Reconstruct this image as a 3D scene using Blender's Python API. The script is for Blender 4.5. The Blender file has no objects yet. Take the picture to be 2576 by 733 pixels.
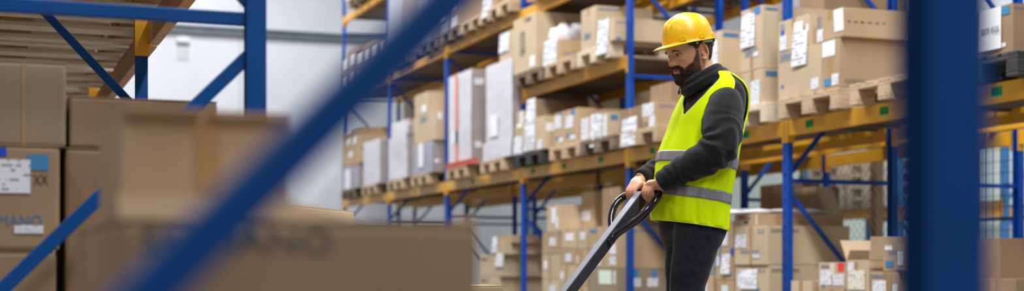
import bpy, bmesh, math, random
from mathutils import Vector, Matrix, noise
random.seed(7)
SC = bpy.context.scene
COL = SC.collection
R = math.radians
# ------------------------------------------------------------------ camera geometry
# X: across the aisle (to the right), Y: along the aisle (away), Z: up
TH = R(20.64)                    # camera turned this far to the right of the aisle
FPX, CX, YH, ZC = 3578.0, 1288.0, 672.0, 0.78
SN, CS = math.sin(TH), math.cos(TH)

def phi(px): return TH + math.atan((px - CX) / FPX)
def yat(px, X): return X / math.tan(phi(px))          # Y where the ray of a column meets the plane X
def xat(px, Y): return Y * math.tan(phi(px))          # X where it meets the plane Y
def zat(py, X, Y): return ZC + (YH - py) * (X * SN + Y * CS) / FPX
def at(px, py, d):
    lat = (px - CX) / FPX * d
    return Vector((d * SN + lat * CS, d * CS - lat * SN, ZC + (YH - py) * d / FPX))

# ------------------------------------------------------------------ materials
MATS = {}
def new_mat(name):
    m = bpy.data.materials.new(name); m.use_nodes = True
    nt = m.node_tree; b = nt.nodes['Principled BSDF']
    MATS[name] = m
    return m, nt, b
def N(nt, typ, **kw):
    n = nt.nodes.new(typ)
    for k, v in kw.items(): setattr(n, k, v)
    return n
def srgb(r, g, b):
    f = lambda c: (c / 255 / 12.92) if c / 255 <= 0.04045 else ((c / 255 + 0.055) / 1.055) ** 2.4
    return (f(r), f(g), f(b), 1)
def mix_noise(nt, b, c1, c2, scale=8, detail=4, stretch=None, rand=0.0, bump=0.0, bump_scale=None, lo=0.35, hi=0.65):
    tc = N(nt, 'ShaderNodeTexCoord')
    vec = tc.outputs['Object']
    if stretch:
        mp = N(nt, 'ShaderNodeMapping'); mp.inputs['Scale'].default_value = stretch
        nt.links.new(vec, mp.inputs['Vector']); vec = mp.outputs['Vector']
    nz = N(nt, 'ShaderNodeTexNoise'); nz.inputs['Scale'].default_value = scale; nz.inputs['Detail'].default_value = detail
    nt.links.new(vec, nz.inputs['Vector'])
    cr = N(nt, 'ShaderNodeValToRGB')
    cr.color_ramp.elements[0].position = lo; cr.color_ramp.elements[0].color = c1
    cr.color_ramp.elements[1].position = hi; cr.color_ramp.elements[1].color = c2
    nt.links.new(nz.outputs['Fac'], cr.inputs['Fac'])
    out = cr.outputs['Color']
    if rand:
        oi = N(nt, 'ShaderNodeObjectInfo')
        mr = N(nt, 'ShaderNodeMapRange'); mr.inputs['To Min'].default_value = 1 - rand; mr.inputs['To Max'].default_value = 1 + rand
        nt.links.new(oi.outputs['Random'], mr.inputs['Value'])
        hs = N(nt, 'ShaderNodeHueSaturation')
        nt.links.new(mr.outputs['Result'], hs.inputs['Value']); nt.links.new(out, hs.inputs['Color'])
        out = hs.outputs['Color']
    nt.links.new(out, b.inputs['Base Color'])
    if bump:
        n2 = N(nt, 'ShaderNodeTexNoise'); n2.inputs['Scale'].default_value = bump_scale or scale * 4; n2.inputs['Detail'].default_value = 3
        nt.links.new(vec, n2.inputs['Vector'])
        bp = N(nt, 'ShaderNodeBump'); bp.inputs['Strength'].default_value = bump; bp.inputs['Distance'].default_value = 0.01
        nt.links.new(n2.outputs['Fac'], bp.inputs['Height']); nt.links.new(bp.outputs['Normal'], b.inputs['Normal'])
    return out
def simple(name, c1, c2=None, rough=0.6, metal=0.0, scale=8, stretch=None, rand=0.0, bump=0.0, bump_scale=None, coat=0.0, sheen=0.0, spec=None, detail=4):
    m, nt, b = new_mat(name)
    c2 = c2 or tuple(min(1, x * 1.12) for x in c1[:3]) + (1,)
    mix_noise(nt, b, c1, c2, scale, detail, stretch, rand, bump, bump_scale)
    b.inputs['Roughness'].default_value = rough; b.inputs['Metallic'].default_value = metal
    b.inputs['Coat Weight'].default_value = coat
    if sheen: b.inputs['Sheen Weight'].default_value = sheen
    if spec is not None: b.inputs['Specular IOR Level'].default_value = spec
    return m
simple('kraft', srgb(180, 152, 118), srgb(192, 163, 128), 0.8, scale=3, rand=0.10, bump=0.05, bump_scale=60)
simple('kraft_light', srgb(196, 173, 142), srgb(206, 183, 151), 0.8, scale=3, rand=0.06, bump=0.05, bump_scale=60)
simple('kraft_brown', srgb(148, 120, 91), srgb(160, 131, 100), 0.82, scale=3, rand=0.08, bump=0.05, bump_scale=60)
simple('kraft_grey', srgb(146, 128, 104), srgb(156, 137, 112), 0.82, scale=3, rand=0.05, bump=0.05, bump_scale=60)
simple('cut_edge', srgb(222, 204, 180), srgb(232, 216, 194), 0.85, scale=40)
simple('tape', srgb(176, 138, 92), srgb(186, 148, 102), 0.3, scale=5)
simple('wood', srgb(176, 148, 116), srgb(206, 180, 148), 0.8, scale=6, stretch=(1.5, 12, 12), rand=0.18, bump=0.15)
simple('wood_pale', srgb(206, 186, 158), srgb(228, 212, 188), 0.8, scale=6, stretch=(1.5, 12, 12), rand=0.08, bump=0.15)
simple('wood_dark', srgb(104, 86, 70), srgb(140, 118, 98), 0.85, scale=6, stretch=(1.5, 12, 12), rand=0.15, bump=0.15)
simple('black_plastic', srgb(44, 43, 44), srgb(66, 64, 64), 0.6, scale=10)
simple('blue_steel', srgb(0, 62, 150), srgb(2, 74, 168), 0.45, spec=.3, scale=5, bump=0.03, bump_scale=30)
simple('blue_steel_near', srgb(0, 68, 134), srgb(0, 75, 144), 0.5, spec=.25, scale=5, bump=0.03, bump_scale=30)
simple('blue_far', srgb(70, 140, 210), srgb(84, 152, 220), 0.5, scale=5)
simple('yellow_steel', srgb(222, 160, 30), srgb(236, 176, 50), 0.42, scale=4, bump=0.04, bump_scale=20)
simple('orange_brown_steel', srgb(176, 128, 84), srgb(186, 140, 96), 0.6, scale=4)
simple('plaster', srgb(216, 219, 227), srgb(222, 225, 232), 0.75, scale=1.2)
simple('rail_grey', srgb(92, 104, 112), srgb(104, 116, 124), 0.5, scale=3)
simple('concrete', srgb(98, 96, 93), srgb(116, 113, 109), 0.45, scale=2.5, detail=8)
simple('ceiling_sheet', srgb(120, 112, 104), srgb(132, 124, 114), 0.7, scale=2)
simple('rust_brown', srgb(120, 84, 58), srgb(136, 98, 70), 0.7, scale=4)
simple('mesh_green', srgb(96, 116, 112), srgb(108, 126, 122), 0.5, scale=5)
simple('mesh_dark', srgb(60, 72, 76), srgb(70, 82, 86), 0.5, scale=5)
simple('frost_panel', srgb(206, 220, 214), srgb(216, 228, 222), 0.6, scale=2)
simple('paper', srgb(238, 238, 242), srgb(246, 246, 250), 0.7, scale=5)
simple('paper_warm', srgb(236, 226, 212), srgb(244, 234, 220), 0.7, scale=5)
simple('paper_green', srgb(226, 240, 222), srgb(232, 246, 228), 0.5, scale=5)
simple('ink_blue', srgb(72, 116, 158), srgb(84, 128, 168), 0.7, scale=10)
simple('ink_dark', srgb(52, 62, 80), srgb(60, 70, 88), 0.7, scale=10)
simple('ink_faded', srgb(94, 94, 88), srgb(102, 102, 96), 0.8, scale=10)
simple('ink_black', srgb(36, 36, 40), srgb(44, 44, 48), 0.7, scale=10)
simple('sticker_blue', srgb(24, 74, 190), srgb(30, 82, 200), 0.5, scale=10)
simple('sticker_lightblue', srgb(60, 130, 180), srgb(70, 140, 190), 0.5, scale=10)
simple('sticker_red', srgb(232, 62, 52), srgb(240, 72, 60), 0.5, scale=10)
simple('sticker_green', srgb(20, 140, 60), srgb(28, 152, 70), 0.5, scale=10)
simple('orange_tape', srgb(232, 120, 80), srgb(240, 134, 94), 0.4, scale=10)
simple('orange_plastic', srgb(214, 84, 40), srgb(224, 96, 50), 0.45, scale=10)
simple('lamp_white', srgb(222, 225, 226), srgb(228, 231, 232), 0.4, scale=3)
# stretch film: glossy, partly see-through; pale front tones hold the aisle's reflection as colour
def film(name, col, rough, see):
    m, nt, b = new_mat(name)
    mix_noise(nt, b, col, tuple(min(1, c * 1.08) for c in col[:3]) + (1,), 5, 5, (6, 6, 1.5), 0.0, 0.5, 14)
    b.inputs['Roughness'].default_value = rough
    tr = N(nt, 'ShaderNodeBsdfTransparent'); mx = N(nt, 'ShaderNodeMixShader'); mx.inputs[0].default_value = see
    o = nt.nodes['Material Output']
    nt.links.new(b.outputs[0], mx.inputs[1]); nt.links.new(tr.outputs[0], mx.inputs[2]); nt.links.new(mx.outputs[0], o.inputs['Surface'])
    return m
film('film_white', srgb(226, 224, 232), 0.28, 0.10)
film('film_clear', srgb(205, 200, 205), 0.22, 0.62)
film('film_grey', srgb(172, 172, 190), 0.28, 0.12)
# printed paper: rows of grey marks, in UV
def printed(name, base, ink, rows, dens, xs=4.5):
    m, nt, b = new_mat(name)
    uv = N(nt, 'ShaderNodeUVMap'); sp = N(nt, 'ShaderNodeSeparateXYZ'); nt.links.new(uv.outputs[0], sp.inputs[0])
    oi = N(nt, 'ShaderNodeObjectInfo')
    mul = N(nt, 'ShaderNodeMath', operation='MULTIPLY'); mul.inputs[1].default_value = rows; nt.links.new(sp.outputs['Y'], mul.inputs[0])
    fr = N(nt, 'ShaderNodeMath', operation='FRACT'); nt.links.new(mul.outputs[0], fr.inputs[0])
    row = N(nt, 'ShaderNodeMath', operation='GREATER_THAN'); row.inputs[1].default_value = 0.5; nt.links.new(fr.outputs[0], row.inputs[0])
    cb = N(nt, 'ShaderNodeCombineXYZ')
    m2 = N(nt, 'ShaderNodeMath', operation='MULTIPLY'); m2.inputs[1].default_value = xs; nt.links.new(sp.outputs['X'], m2.inputs[0])
    fl = N(nt, 'ShaderNodeMath', operation='FLOOR'); nt.links.new(mul.outputs[0], fl.inputs[0])
    m3 = N(nt, 'ShaderNodeMath', operation='MULTIPLY'); m3.inputs[1].default_value = 50; nt.links.new(oi.outputs['Random'], m3.inputs[0])
    nt.links.new(m2.outputs[0], cb.inputs[0]); nt.links.new(fl.outputs[0], cb.inputs[1]); nt.links.new(m3.outputs[0], cb.inputs[2])
    nz = N(nt, 'ShaderNodeTexNoise'); nz.inputs['Scale'].default_value = 1.3; nt.links.new(cb.outputs[0], nz.inputs['Vector'])
    gt = N(nt, 'ShaderNodeMath', operation='GREATER_THAN'); gt.inputs[1].default_value = dens; nt.links.new(nz.outputs['Fac'], gt.inputs[0])
    al = N(nt, 'ShaderNodeMath', operation='MULTIPLY'); nt.links.new(row.outputs[0], al.inputs[0]); nt.links.new(gt.outputs[0], al.inputs[1])
    a2 = N(nt, 'ShaderNodeMath', operation='MULTIPLY'); a2.inputs[1].default_value = 0.75; nt.links.new(al.outputs[0], a2.inputs[0])
    mx = N(nt, 'ShaderNodeMix', data_type='RGBA'); mx.inputs[6].default_value = base; mx.inputs[7].default_value = ink
    nt.links.new(a2.outputs[0], mx.inputs[0]); nt.links.new(mx.outputs[2], b.inputs['Base Color'])
    b.inputs['Roughness'].default_value = 0.6
    return m
printed('label_print', srgb(236, 236, 242), srgb(90, 92, 104), 7, 0.55)
printed('sheet_print', srgb(240, 240, 246), srgb(120, 124, 138), 9, 0.50, 1.7)
printed('note_print', srgb(236, 228, 216), srgb(90, 90, 100), 8, 0.60)
printed('green_print', srgb(16, 172, 70), srgb(16, 172, 70), 3, 0.9)

def M(n): return MATS[n] if isinstance(n, str) else n

# ------------------------------------------------------------------ mesh building
class MB:
    def __init__(s): s.v, s.f, s.m, s.uv = [], [], [], {}
    def add(s, vs, fs, mi=0):
        o = len(s.v); s.v += [tuple(p) for p in vs]
        for f in fs: s.f.append(tuple(i + o for i in f)); s.m.append(mi)
    def box(s, x0, x1, y0, y1, z0, z1, mi=0, mat=None):
        vs = [Vector(p) for p in ((x0,y0,z0),(x1,y0,z0),(x1,y1,z0),(x0,y1,z0),(x0,y0,z1),(x1,y0,z1),(x1,y1,z1),(x0,y1,z1))]
        if mat is not None: vs = [mat @ p for p in vs]
        s.add(vs, [(0,3,2,1),(4,5,6,7),(0,1,5,4),(1,2,6,5),(2,3,7,6),(3,0,4,7)], mi)
    def bar(s, p, q, w, h, up=(0, 0, 1), mi=0):
        p, q = Vector(p), Vector(q); d = (q - p).normalized(); u = Vector(up)
        sx = d.cross(u).normalized(); u = sx.cross(d).normalized()
        vs = []
        for c in (p, q):
            for a, b in ((-1,-1),(1,-1),(1,1),(-1,1)): vs.append(c + sx * a * w / 2 + u * b * h / 2)
        s.add(vs, [(0,1,2,3),(7,6,5,4),(0,4,5,1),(1,5,6,2),(2,6,7,3),(3,7,4,0)], mi)
    def tube(s, pts, rad, n=10, mi=0, cap=True):
        pts = [Vector(p) for p in pts]; rad = rad if isinstance(rad, (list, tuple)) else [rad] * len(pts)
        o = len(s.v); ref = None
        for i, p in enumerate(pts):
            d = (pts[min(i + 1, len(pts) - 1)] - pts[max(i - 1, 0)]).normalized()
            if ref is None:
                ref = Vector((0, 0, 1)) if abs(d.z) < 0.9 else Vector((1, 0, 0))
            a = (ref - d * ref.dot(d)).normalized(); ref = a; b = d.cross(a)
            for k in range(n):
                t = 2 * math.pi * k / n
                s.v.append(tuple(p + (a * math.cos(t) + b * math.sin(t)) * rad[i]))
        for i in range(len(pts) - 1):
            for k in range(n):
                k2 = (k + 1) % n
                s.f.append((o + i*n + k, o + i*n + k2, o + (i+1)*n + k2, o + (i+1)*n + k)); s.m.append(mi)
        if cap:
            s.f.append(tuple(o + k for k in reversed(range(n)))); s.m.append(mi)
            s.f.append(tuple(o + (len(pts)-1)*n + k for k in range(n))); s.m.append(mi)
    def grid(s, rows, closed=True, cap0=False, cap1=False, mi=0):
        o = len(s.v); n = len(rows[0])
        for r in rows: s.v += [tuple(p) for p in r]
        for i in range(len(rows) - 1):
            for k in range(n if closed else n - 1):
                k2 = (k + 1) % n
                s.f.append((o + i*n + k, o + i*n + k2, o + (i+1)*n + k2, o + (i+1)*n + k)); s.m.append(mi)
        if cap0: s.f.append(tuple(o + k for k in reversed(range(n)))); s.m.append(mi)
        if cap1: s.f.append(tuple(o + (len(rows)-1)*n + k for k in range(n))); s.m.append(mi)
    def mesh(s, name, mats, bevel=0, smooth=False, seg=2):
        me = bpy.data.meshes.new(name); me.from_pydata(s.v, [], s.f)
        for m in (mats if isinstance(mats, (list, tuple)) else [mats]): me.materials.append(M(m))
        me.polygons.foreach_set('material_index', s.m)
        if bevel:
            bm = bmesh.new(); bm.from_mesh(me)
            bmesh.ops.bevel(bm, geom=[e for e in bm.edges if len(e.link_faces) == 2 and e.calc_face_angle(0) > 0.5], offset=bevel, segments=seg, profile=0.6, affect='EDGES')
            bm.to_mesh(me); bm.free()
        if smooth:
            me.polygons.foreach_set('use_smooth', [True] * len(me.polygons))
        me.update()
        return me
    def build(s, name, mats, parent=None, bevel=0, smooth=False, loc=(0, 0, 0), seg=2):
        return link(name, s.mesh(name, mats, bevel, smooth, seg), parent, loc)
def link(name, me, parent=None, loc=(0, 0, 0)):
    o = bpy.data.objects.new(name, me); COL.objects.link(o); o.location = loc
    if parent is not None: o.parent = parent
    return o
def tag(o, label=None, cat=None, group=None, kind=None):
    if label: o['label'] = label
    if cat: o['category'] = cat
    if group: o['group'] = group
    if kind: o['kind'] = kind
    return o
def thing(name, loc, label, cat, group=None, rz=0, kind=None):
    o = bpy.data.objects.new(name, None); COL.objects.link(o); o.location = loc; o.rotation_euler.z = rz
    o.empty_display_size = 0.1
    return tag(o, label, cat, group, kind)
def plane_part(name, mat, parent, corners, thick_dir, thick=0.0015):
    """thin card with UVs on its outer face; corners: bl, br, tr, tl"""
    c = [Vector(p) for p in corners]; t = Vector(thick_dir) * thick
    me = bpy.data.meshes.new(name)
    vs = [p + t for p in c] + c
    me.from_pydata(vs, [], [(0,1,2,3),(7,6,5,4),(0,4,5,1),(1,5,6,2),(2,6,7,3),(3,7,4,0)])
    me.materials.append(M(mat)); ul = me.uv_layers.new(name='UVMap')
    for i, u in enumerate(((0,0),(1,0),(1,1),(0,1))): ul.data[i].uv = u
    return link(name, me, parent)
_TXT = {}
def text_mesh(txt):
    if txt not in _TXT:
        cu = bpy.data.curves.new('lettering', 'FONT'); cu.body = txt; cu.align_x = 'CENTER'; cu.align_y = 'CENTER'; cu.extrude = 0.01
        ob = bpy.data.objects.new('lettering', cu); COL.objects.link(ob)
        bpy.context.view_layer.update()
        me = bpy.data.meshes.new_from_object(ob.evaluated_get(bpy.context.evaluated_depsgraph_get()))
        xs = [v.co.x for v in me.vertices]; ys = [v.co.y for v in me.vertices]
        w, h = max(xs) - min(xs), max(ys) - min(ys); cx, cy = (max(xs) + min(xs)) / 2, (max(ys) + min(ys)) / 2
        for v in me.vertices: v.co = ((v.co.x - cx) / w, (v.co.y - cy) / h, v.co.z)
        bpy.data.objects.remove(ob); bpy.data.curves.remove(cu)
        _TXT[txt] = me
    return _TXT[txt]
_TM = {}
def text_part(name, txt, mat, parent, center, w, h, face):
    key = (txt, mat)
    if key not in _TM:
        me = text_mesh(txt).copy(); me.materials.clear(); me.materials.append(M(mat)); _TM[key] = me
    o = link(name, _TM[key], parent, center)
    o.scale = (w, h, 0.04)
    if face == 's': o.rotation_euler = (R(90), 0, 0)
    else: o.rotation_euler = (R(90), 0, R(-90))
    return o
# ------------------------------------------------------------------ cartons
def carton_mesh(sx, sy, h, mat, closed=True, bev=None):
    mb = MB()
    if closed:
        mb.box(-sx/2, sx/2, -sy/2, sy/2, 0, h - 0.004)
    else:
        t = 0.006
        mb.box(-sx/2, sx/2, -sy/2, sy/2, 0, 0.006)
        mb.box(-sx/2, sx/2, -sy/2, -sy/2 + t, 0.0062, h); mb.box(-sx/2, sx/2, sy/2 - t, sy/2, 0.0062, h)
        mb.box(-sx/2, -sx/2 + t, -sy/2 + t, sy/2 - t, 0.0062, h); mb.box(sx/2 - t, sx/2, -sy/2 + t, sy/2 - t, 0.0062, h)
    bev = bev or min(0.006, sx * .03, sy * .03, h * .03) if closed else 0.0015
    return mb.mesh('carton', mat, bevel=bev)
def put_marks(o, sx, sy, h, marks):
    for mk in marks:
        kind, face, u0, v0, u1, v1 = mk[:6]; extra = mk[6:]
        e = 0.0008
        if face == 'f':
            P = lambda u, v, d=0: Vector((-sx/2 - e - d, sy/2 - u * sy, h * (1 - v))); nrm = (-1, 0, 0); W = sy
        else:
            P = lambda u, v, d=0: Vector((-sx/2 + u * sx, -sy/2 - e - d, h * (1 - v))); nrm = (0, -1, 0); W = sx
        if kind in 'bdnf':        # lettering
            txt = extra[0] if extra else 'SHIMANO'
            up_ = extra[1] if len(extra) > 1 else .0005
            mat = {'b': 'ink_blue', 'd': 'ink_dark', 'n': 'ink_black', 'f': 'ink_faded'}[kind]
            text_part('printed_lettering', txt, mat, o, P((u0 + u1) / 2, (v0 + v1) / 2, up_), abs(u1 - u0) * W, abs(v1 - v0) * h, face)
            continue
        tilt = extra[0] if extra and not isinstance(extra[0], str) else 0.0
        name, mat = {'w': ('shipping_label', 'label_print'), 'p': ('paper_sheet', 'sheet_print'), 'P': ('paper_sheet', 'paper'), 't': ('packing_tape', 'tape'),
                     'k': ('printed_panel', 'sticker_lightblue'), 'K': ('blue_sticker', 'sticker_blue'), 'r': ('red_sticker', 'sticker_red'),
                     'g': ('green_sticker', 'sticker_green'), 'c': ('note_sheet', 'note_print'), 'G': ('green_sheet', 'paper_green'),
                     'B': ('ink_block', 'ink_blue'), 'D': ('ink_block', 'ink_dark'), 'o': ('orange_tape', 'orange_tape'), 'W': ('plain_label', 'paper'),
                     'S': ('packing_tape', 'cut_edge')}[kind]
        du = tilt * (v1 - v0) * h / W
        d = 0.012 if kind in 'pP' else 0.0
        lay = {'t': 0, 'w': 0.0016, 'p': 0.0016, 'P': 0.0016, 'c': 0.0032}.get(kind, 0.0008)
        cs = [P(u0 + du, v1, d + lay), P(u1 + du, v1, d * 0.4 + lay), P(u1, v0, lay), P(u0, v0, lay)]
        plane_part(name, mat, o, cs, nrm, 0.001)
BOXES = []
def carton(xf, y_near, y_far, dep, z0, z1, label, mat='kraft', marks=(), group=None, closed=True, flaps=(), name='cardboard_box', cat='box', rz=0.0, bev=None):
    sx, sy, h = dep, y_far - y_near, z1 - z0
    me = carton_mesh(sx, sy, h, mat, closed, bev)
    o = link(name, me, None, (xf + dep / 2, (y_near + y_far) / 2, z0)); o.rotation_euler.z = R(rz)
    tag(o, label, cat, group)
    if closed:                      # two top flaps meeting in a taped seam
        for s in (-1, 1):
            mb = MB()
            a, b = sorted((s * 0.002, s * (sy / 2 - 0.001)))
            mb.box(-sx/2 + .001, sx/2 - .001, a, b, h - 0.0038, h); mb.build('flap', mat, o)
        mb = MB(); mb.box(-sx/2 - .0007, sx/2 + .0007, -.026, .026, h + .0001, h + .0008)
        mb.box(-sx/2 - .0007, -sx/2 - .0001, -.026, .026, h - min(.08, h * .3), h); mb.box(sx/2 + .0001, sx/2 + .0007, -.026, .026, h - min(.08, h * .3), h)
        mb.build('packing_tape', 'tape', o)
    for fl in flaps:                # (side, angle up from level, length)
        side, ang, ln = fl
        mb = MB(); mb.box(0, ln, -(sy if side in 'lr' else sx) / 2 + .004, (sy if side in 'lr' else sx) / 2 - .004, -.003, .003)
        f = mb.build('flap', [mat], o, bevel=0.001)
        az, px, py = {'l': (180, -sx/2, 0), 'r': (0, sx/2, 0), 'n': (-90, 0, -sy/2), 'a': (90, 0, sy/2)}[side]
        f.location = (px, py, h); f.rotation_euler = (0, R(-ang), R(az))
    put_marks(o, sx, sy, h, marks)
    BOXES.append(o)
    o['_t'] = z1
    return o
def top(b): return b if isinstance(b, (int, float)) else b['_t']
XF = 5.70
OCC = []          # room already taken: (x0, x1, y0, y1, z0, z1)
def hits(x0, x1, y0, y1, z0, z1, e=.003):
    return [o for o in OCC if x0 < o[1] - e and x1 > o[0] + e and y0 < o[3] - e and y1 > o[2] + e and z0 < o[5] - e and z1 > o[4] + e]
def fit(x0, dep, yn, yf, z0, z1, lab=''):
    """trim a load so that it clears its neighbours and the uprights"""
    for _ in range(6):
        h = hits(x0, x0 + dep, yn, yf, z0, z1)
        if not h: break
        o = h[0]; a, b = o[3] - yn, yf - o[2]          # trim at the near or at the far end
        w = yf - yn
        if min(a, b) < .45 * w:
            if a < b: yn = o[3] + .004
            else: yf = o[2] - .004
        elif o[1] - x0 < dep * .7: dep -= o[1] + .004 - x0; x0 = o[1] + .004
        elif o[0] - x0 > .15: dep = o[0] - x0 - .004
        else: print('NOFIT', lab); break
    OCC.append((x0, x0 + dep, yn, yf, z0, z1))
    return x0, dep, yn, yf
def pixmarks(marks, X, yn, yf, dep, z0, z1):
    """marks measured on the photograph, turned into fractions of the face they are on"""
    out = []
    for mk in marks:
        k, f, a, b, c, d = mk[:6]
        if f == 'f':
            A = [((yf - yat(p, X)) / (yf - yn), 1 - (zat(q, X, yat(p, X)) - z0) / (z1 - z0)) for p, q in ((a, b), (c, d))]
        else:
            A = [((xat(p, yn) - X) / dep, 1 - (zat(q, xat(p, yn), yn) - z0) / (z1 - z0)) for p, q in ((a, b), (c, d))]
        cl = (lambda t: min(.985, max(.015, t))) if k not in 'pP' else (lambda t: t)
        out.append((k, f, cl(A[0][0]), cl(A[0][1]), cl(A[1][0]), cl(A[1][1])) + tuple(mk[6:]))
    return out
def rbox(pl, pr, py, dep, base, label, mat='kraft', marks=(), off=0.0, **kw):
    """carton in the right-hand rack: pl..pr pixel columns of its aisle face, py the row of its top at the near corner"""
    X = XF + off; yn, yf = yat(pr, X), yat(pl, X)
    z0 = top(base) + 0.0015
    z1 = max(zat(py, X, yn), z0 + .05)
    X, dep, yn, yf = fit(X, dep, yn, yf, z0, z1, label)
    return carton(X, yn, yf, dep, z0, z1, label, mat, pixmarks(marks, X, yn, yf, dep, z0, z1), **kw)
def lbox(pl, pr, py, Y, dep, base, label, mat='kraft', marks=(), **kw):
    """carton in the left rack, seen on its -Y side"""
    x0, x1 = xat(pl, Y), xat(pr, Y)
    z0 = top(base) + 0.0015
    z1 = zat(py, x1, Y)
    return carton(x0, Y, Y + dep, x1 - x0, z0, z1, label, mat, pixmarks(marks, x0, Y, Y + dep, x1 - x0, z0, z1), **kw)
# ------------------------------------------------------------------ pallets
def _pal_meshes():
    d = MB()
    for i in range(5):
        w = (0.145, 0.1, 0.145, 0.1, 0.145)[i]; c = (-0.3275, -0.17, 0, 0.17, 0.3275)[i]
        d.box(-.6, .6, c - w/2, c + w/2, .122, .144)
    e = MB()
    for i in range(5): e.box(-.6, .6, -.4 + i * .161, -.4 + i * .161 + .156, .122, .144)
    for x in (-.5275, 0, .5275): e.box(x - .0725, x + .0725, -.4, .4, .1, .1219)
    for x in (-.5275, 0, .5275): d.box(x - .0725, x + .0725, -.4, .4, .1, .1219)
    b = MB(); b.box(-.0725, .0725, -.05, .05, .0221, .0999)
    bc = MB(); bc.box(-.0725, .0725, -.0725, .0725, .0221, .0999)
    s = MB(); s.box(-.6, .6, -.05, .05, 0, .022); sc = MB(); sc.box(-.6, .6, -.0725, .0725, 0, .022)
    return {k: m.mesh(k, 'wood', bevel=.003, seg=1) for k, m in (('deck', d), ('deck_close', e), ('block', b), ('block_c', bc), ('skid', s), ('skid_c', sc))}
PALM = _pal_meshes(); PALV = {}
def pallet(x0, y_mid, z, label, mat='wood', group=None, name='wooden_pallet', deck='deck', bmat=None):
    if mat not in PALV:
        PALV[mat] = {}
        for k, m in PALM.items():
            c = m.copy(); c.materials.clear(); c.materials.append(M(mat)); PALV[mat][k] = c
    pm = PALV[mat]
    if x0 > 5 and x0 < 9:
        for k in range(60):
            dy = (k + 1) // 2 * .012 * (1 if k % 2 else -1)
            if not hits(x0, x0 + 1.2, y_mid + dy - .4, y_mid + dy + .4, z, z + .144): y_mid += dy; break
        else: print('NOFIT', label)
        OCC.append((x0, x0 + 1.2, y_mid - .4, y_mid + .4, z, z + .144))
    r = thing(name, (x0 + .6, y_mid, z), label, 'pallet', group)
    link('deck_boards', pm[deck], r)
    for y in (-.35, 0, .35):
        link('bottom_board', pm['skid'] if y else pm['skid_c'], r, (0, y, 0))
        for x in (-.5275, 0, .5275):
            o = link('block', pm['block'] if y else pm['block_c'], r, (x, y, 0))
            if bmat: o.material_slots[0].link = 'OBJECT'; o.material_slots[0].material = M(bmat)
    r['_t'] = z + .1445
    return r
def wrapped(pl, pr, py, dep, base, label, front='film_white', body='kraft_brown', marks=(), off=0.0, seed=0, amp=.012, group='plastic-wrapped pallet loads', taper=0.0):
    """pallet load in stretch film: milky film over the aisle face, wrapped round onto the sides"""
    X = XF + off; yn, yf = yat(pr, X), yat(pl, X); z0 = top(base) + .0015; z1 = zat(py, X, yn)
    X, dep, yn, yf = fit(X, dep, yn + .035, yf - .035, z0, z1, label); OCC[-1] = (X - .02, X + dep, yn - .02, yf + .02, z0, z1)
    sx, sy, h = dep, yf - yn, z1 - z0
    mb = MB()
    rows = max(2, round(h / .42)); hh = h / rows
    for k in range(rows):
        mb.box(-sx/2 + .02, sx/2, -sy/2 + .012, sy/2 - .012, k * hh + (.001 if k else 0), (k + 1) * hh - .003)
    o = mb.build('wrapped_load', body, None, bevel=.008, loc=(X + sx/2, (yn + yf) / 2, z0)); tag(o, label, 'wrapped load', group)
    def path(t):                       # t 0..1 : near side, front, far side
        if t < .3: return Vector((-sx/2 + (1 - t / .3) * sx * .8, -sy/2, 0)), Vector((0, -1, 0))
        if t < .7: return Vector((-sx/2, -sy/2 + (t - .3) / .4 * sy, 0)), Vector((-1, 0, 0))
        return Vector((-sx/2 + (t - .7) / .3 * sx * .8, sy/2, 0)), Vector((0, 1, 0))
    ts = [i / 12 * .3 for i in range(12)] + [.3 + i / 14 * .4 for i in range(14)] + [.7 + i / 8 * .3 for i in range(9)]
    mbf = MB(); mbs = MB(); nz = 26
    def pt(t, v):
        p, n = path(t); q = Vector((p.y * 3 + seed * 7.7, p.x * 3, v * h * 2.2))
        d = .004 + amp * (noise.noise(q) * .6 + .5) + .005 * noise.noise(q * 4)
        d = max(.002, d)
        sh = 1 - taper * max(0, v - .55)
        return Vector((p.x, p.y * sh, v * h + .01 * noise.noise(q * 2) * (v > .98))) + n * d
    def sheet(mb_, tlist):
        mb_.grid([[pt(t, j / nz) for t in tlist] for j in range(nz + 1)], closed=False)
    sheet(mbf, [t for t in ts if .2999 <= t <= .7001]); mbf.build('stretch_film_sheen', front, o, smooth=True)
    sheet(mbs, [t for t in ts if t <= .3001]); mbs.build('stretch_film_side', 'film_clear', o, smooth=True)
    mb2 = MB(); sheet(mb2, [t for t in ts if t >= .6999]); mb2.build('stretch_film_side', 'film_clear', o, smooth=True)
    sh = sy
    put_marks(o, sx + .035, sy + .02, h, pixmarks(marks, X, yn, yf, dep, z0, z1))
    o['_t'] = z1
    return o
def rpal(pl, level, label, mat='wood', off=-0.02, group=None, **kw):
    """pallet in the right rack: pl = pixel column of the far front corner"""
    X = XF + off
    return pallet(X, yat(pl, X) - .4, level + .001, label, mat, group, **kw)
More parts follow.
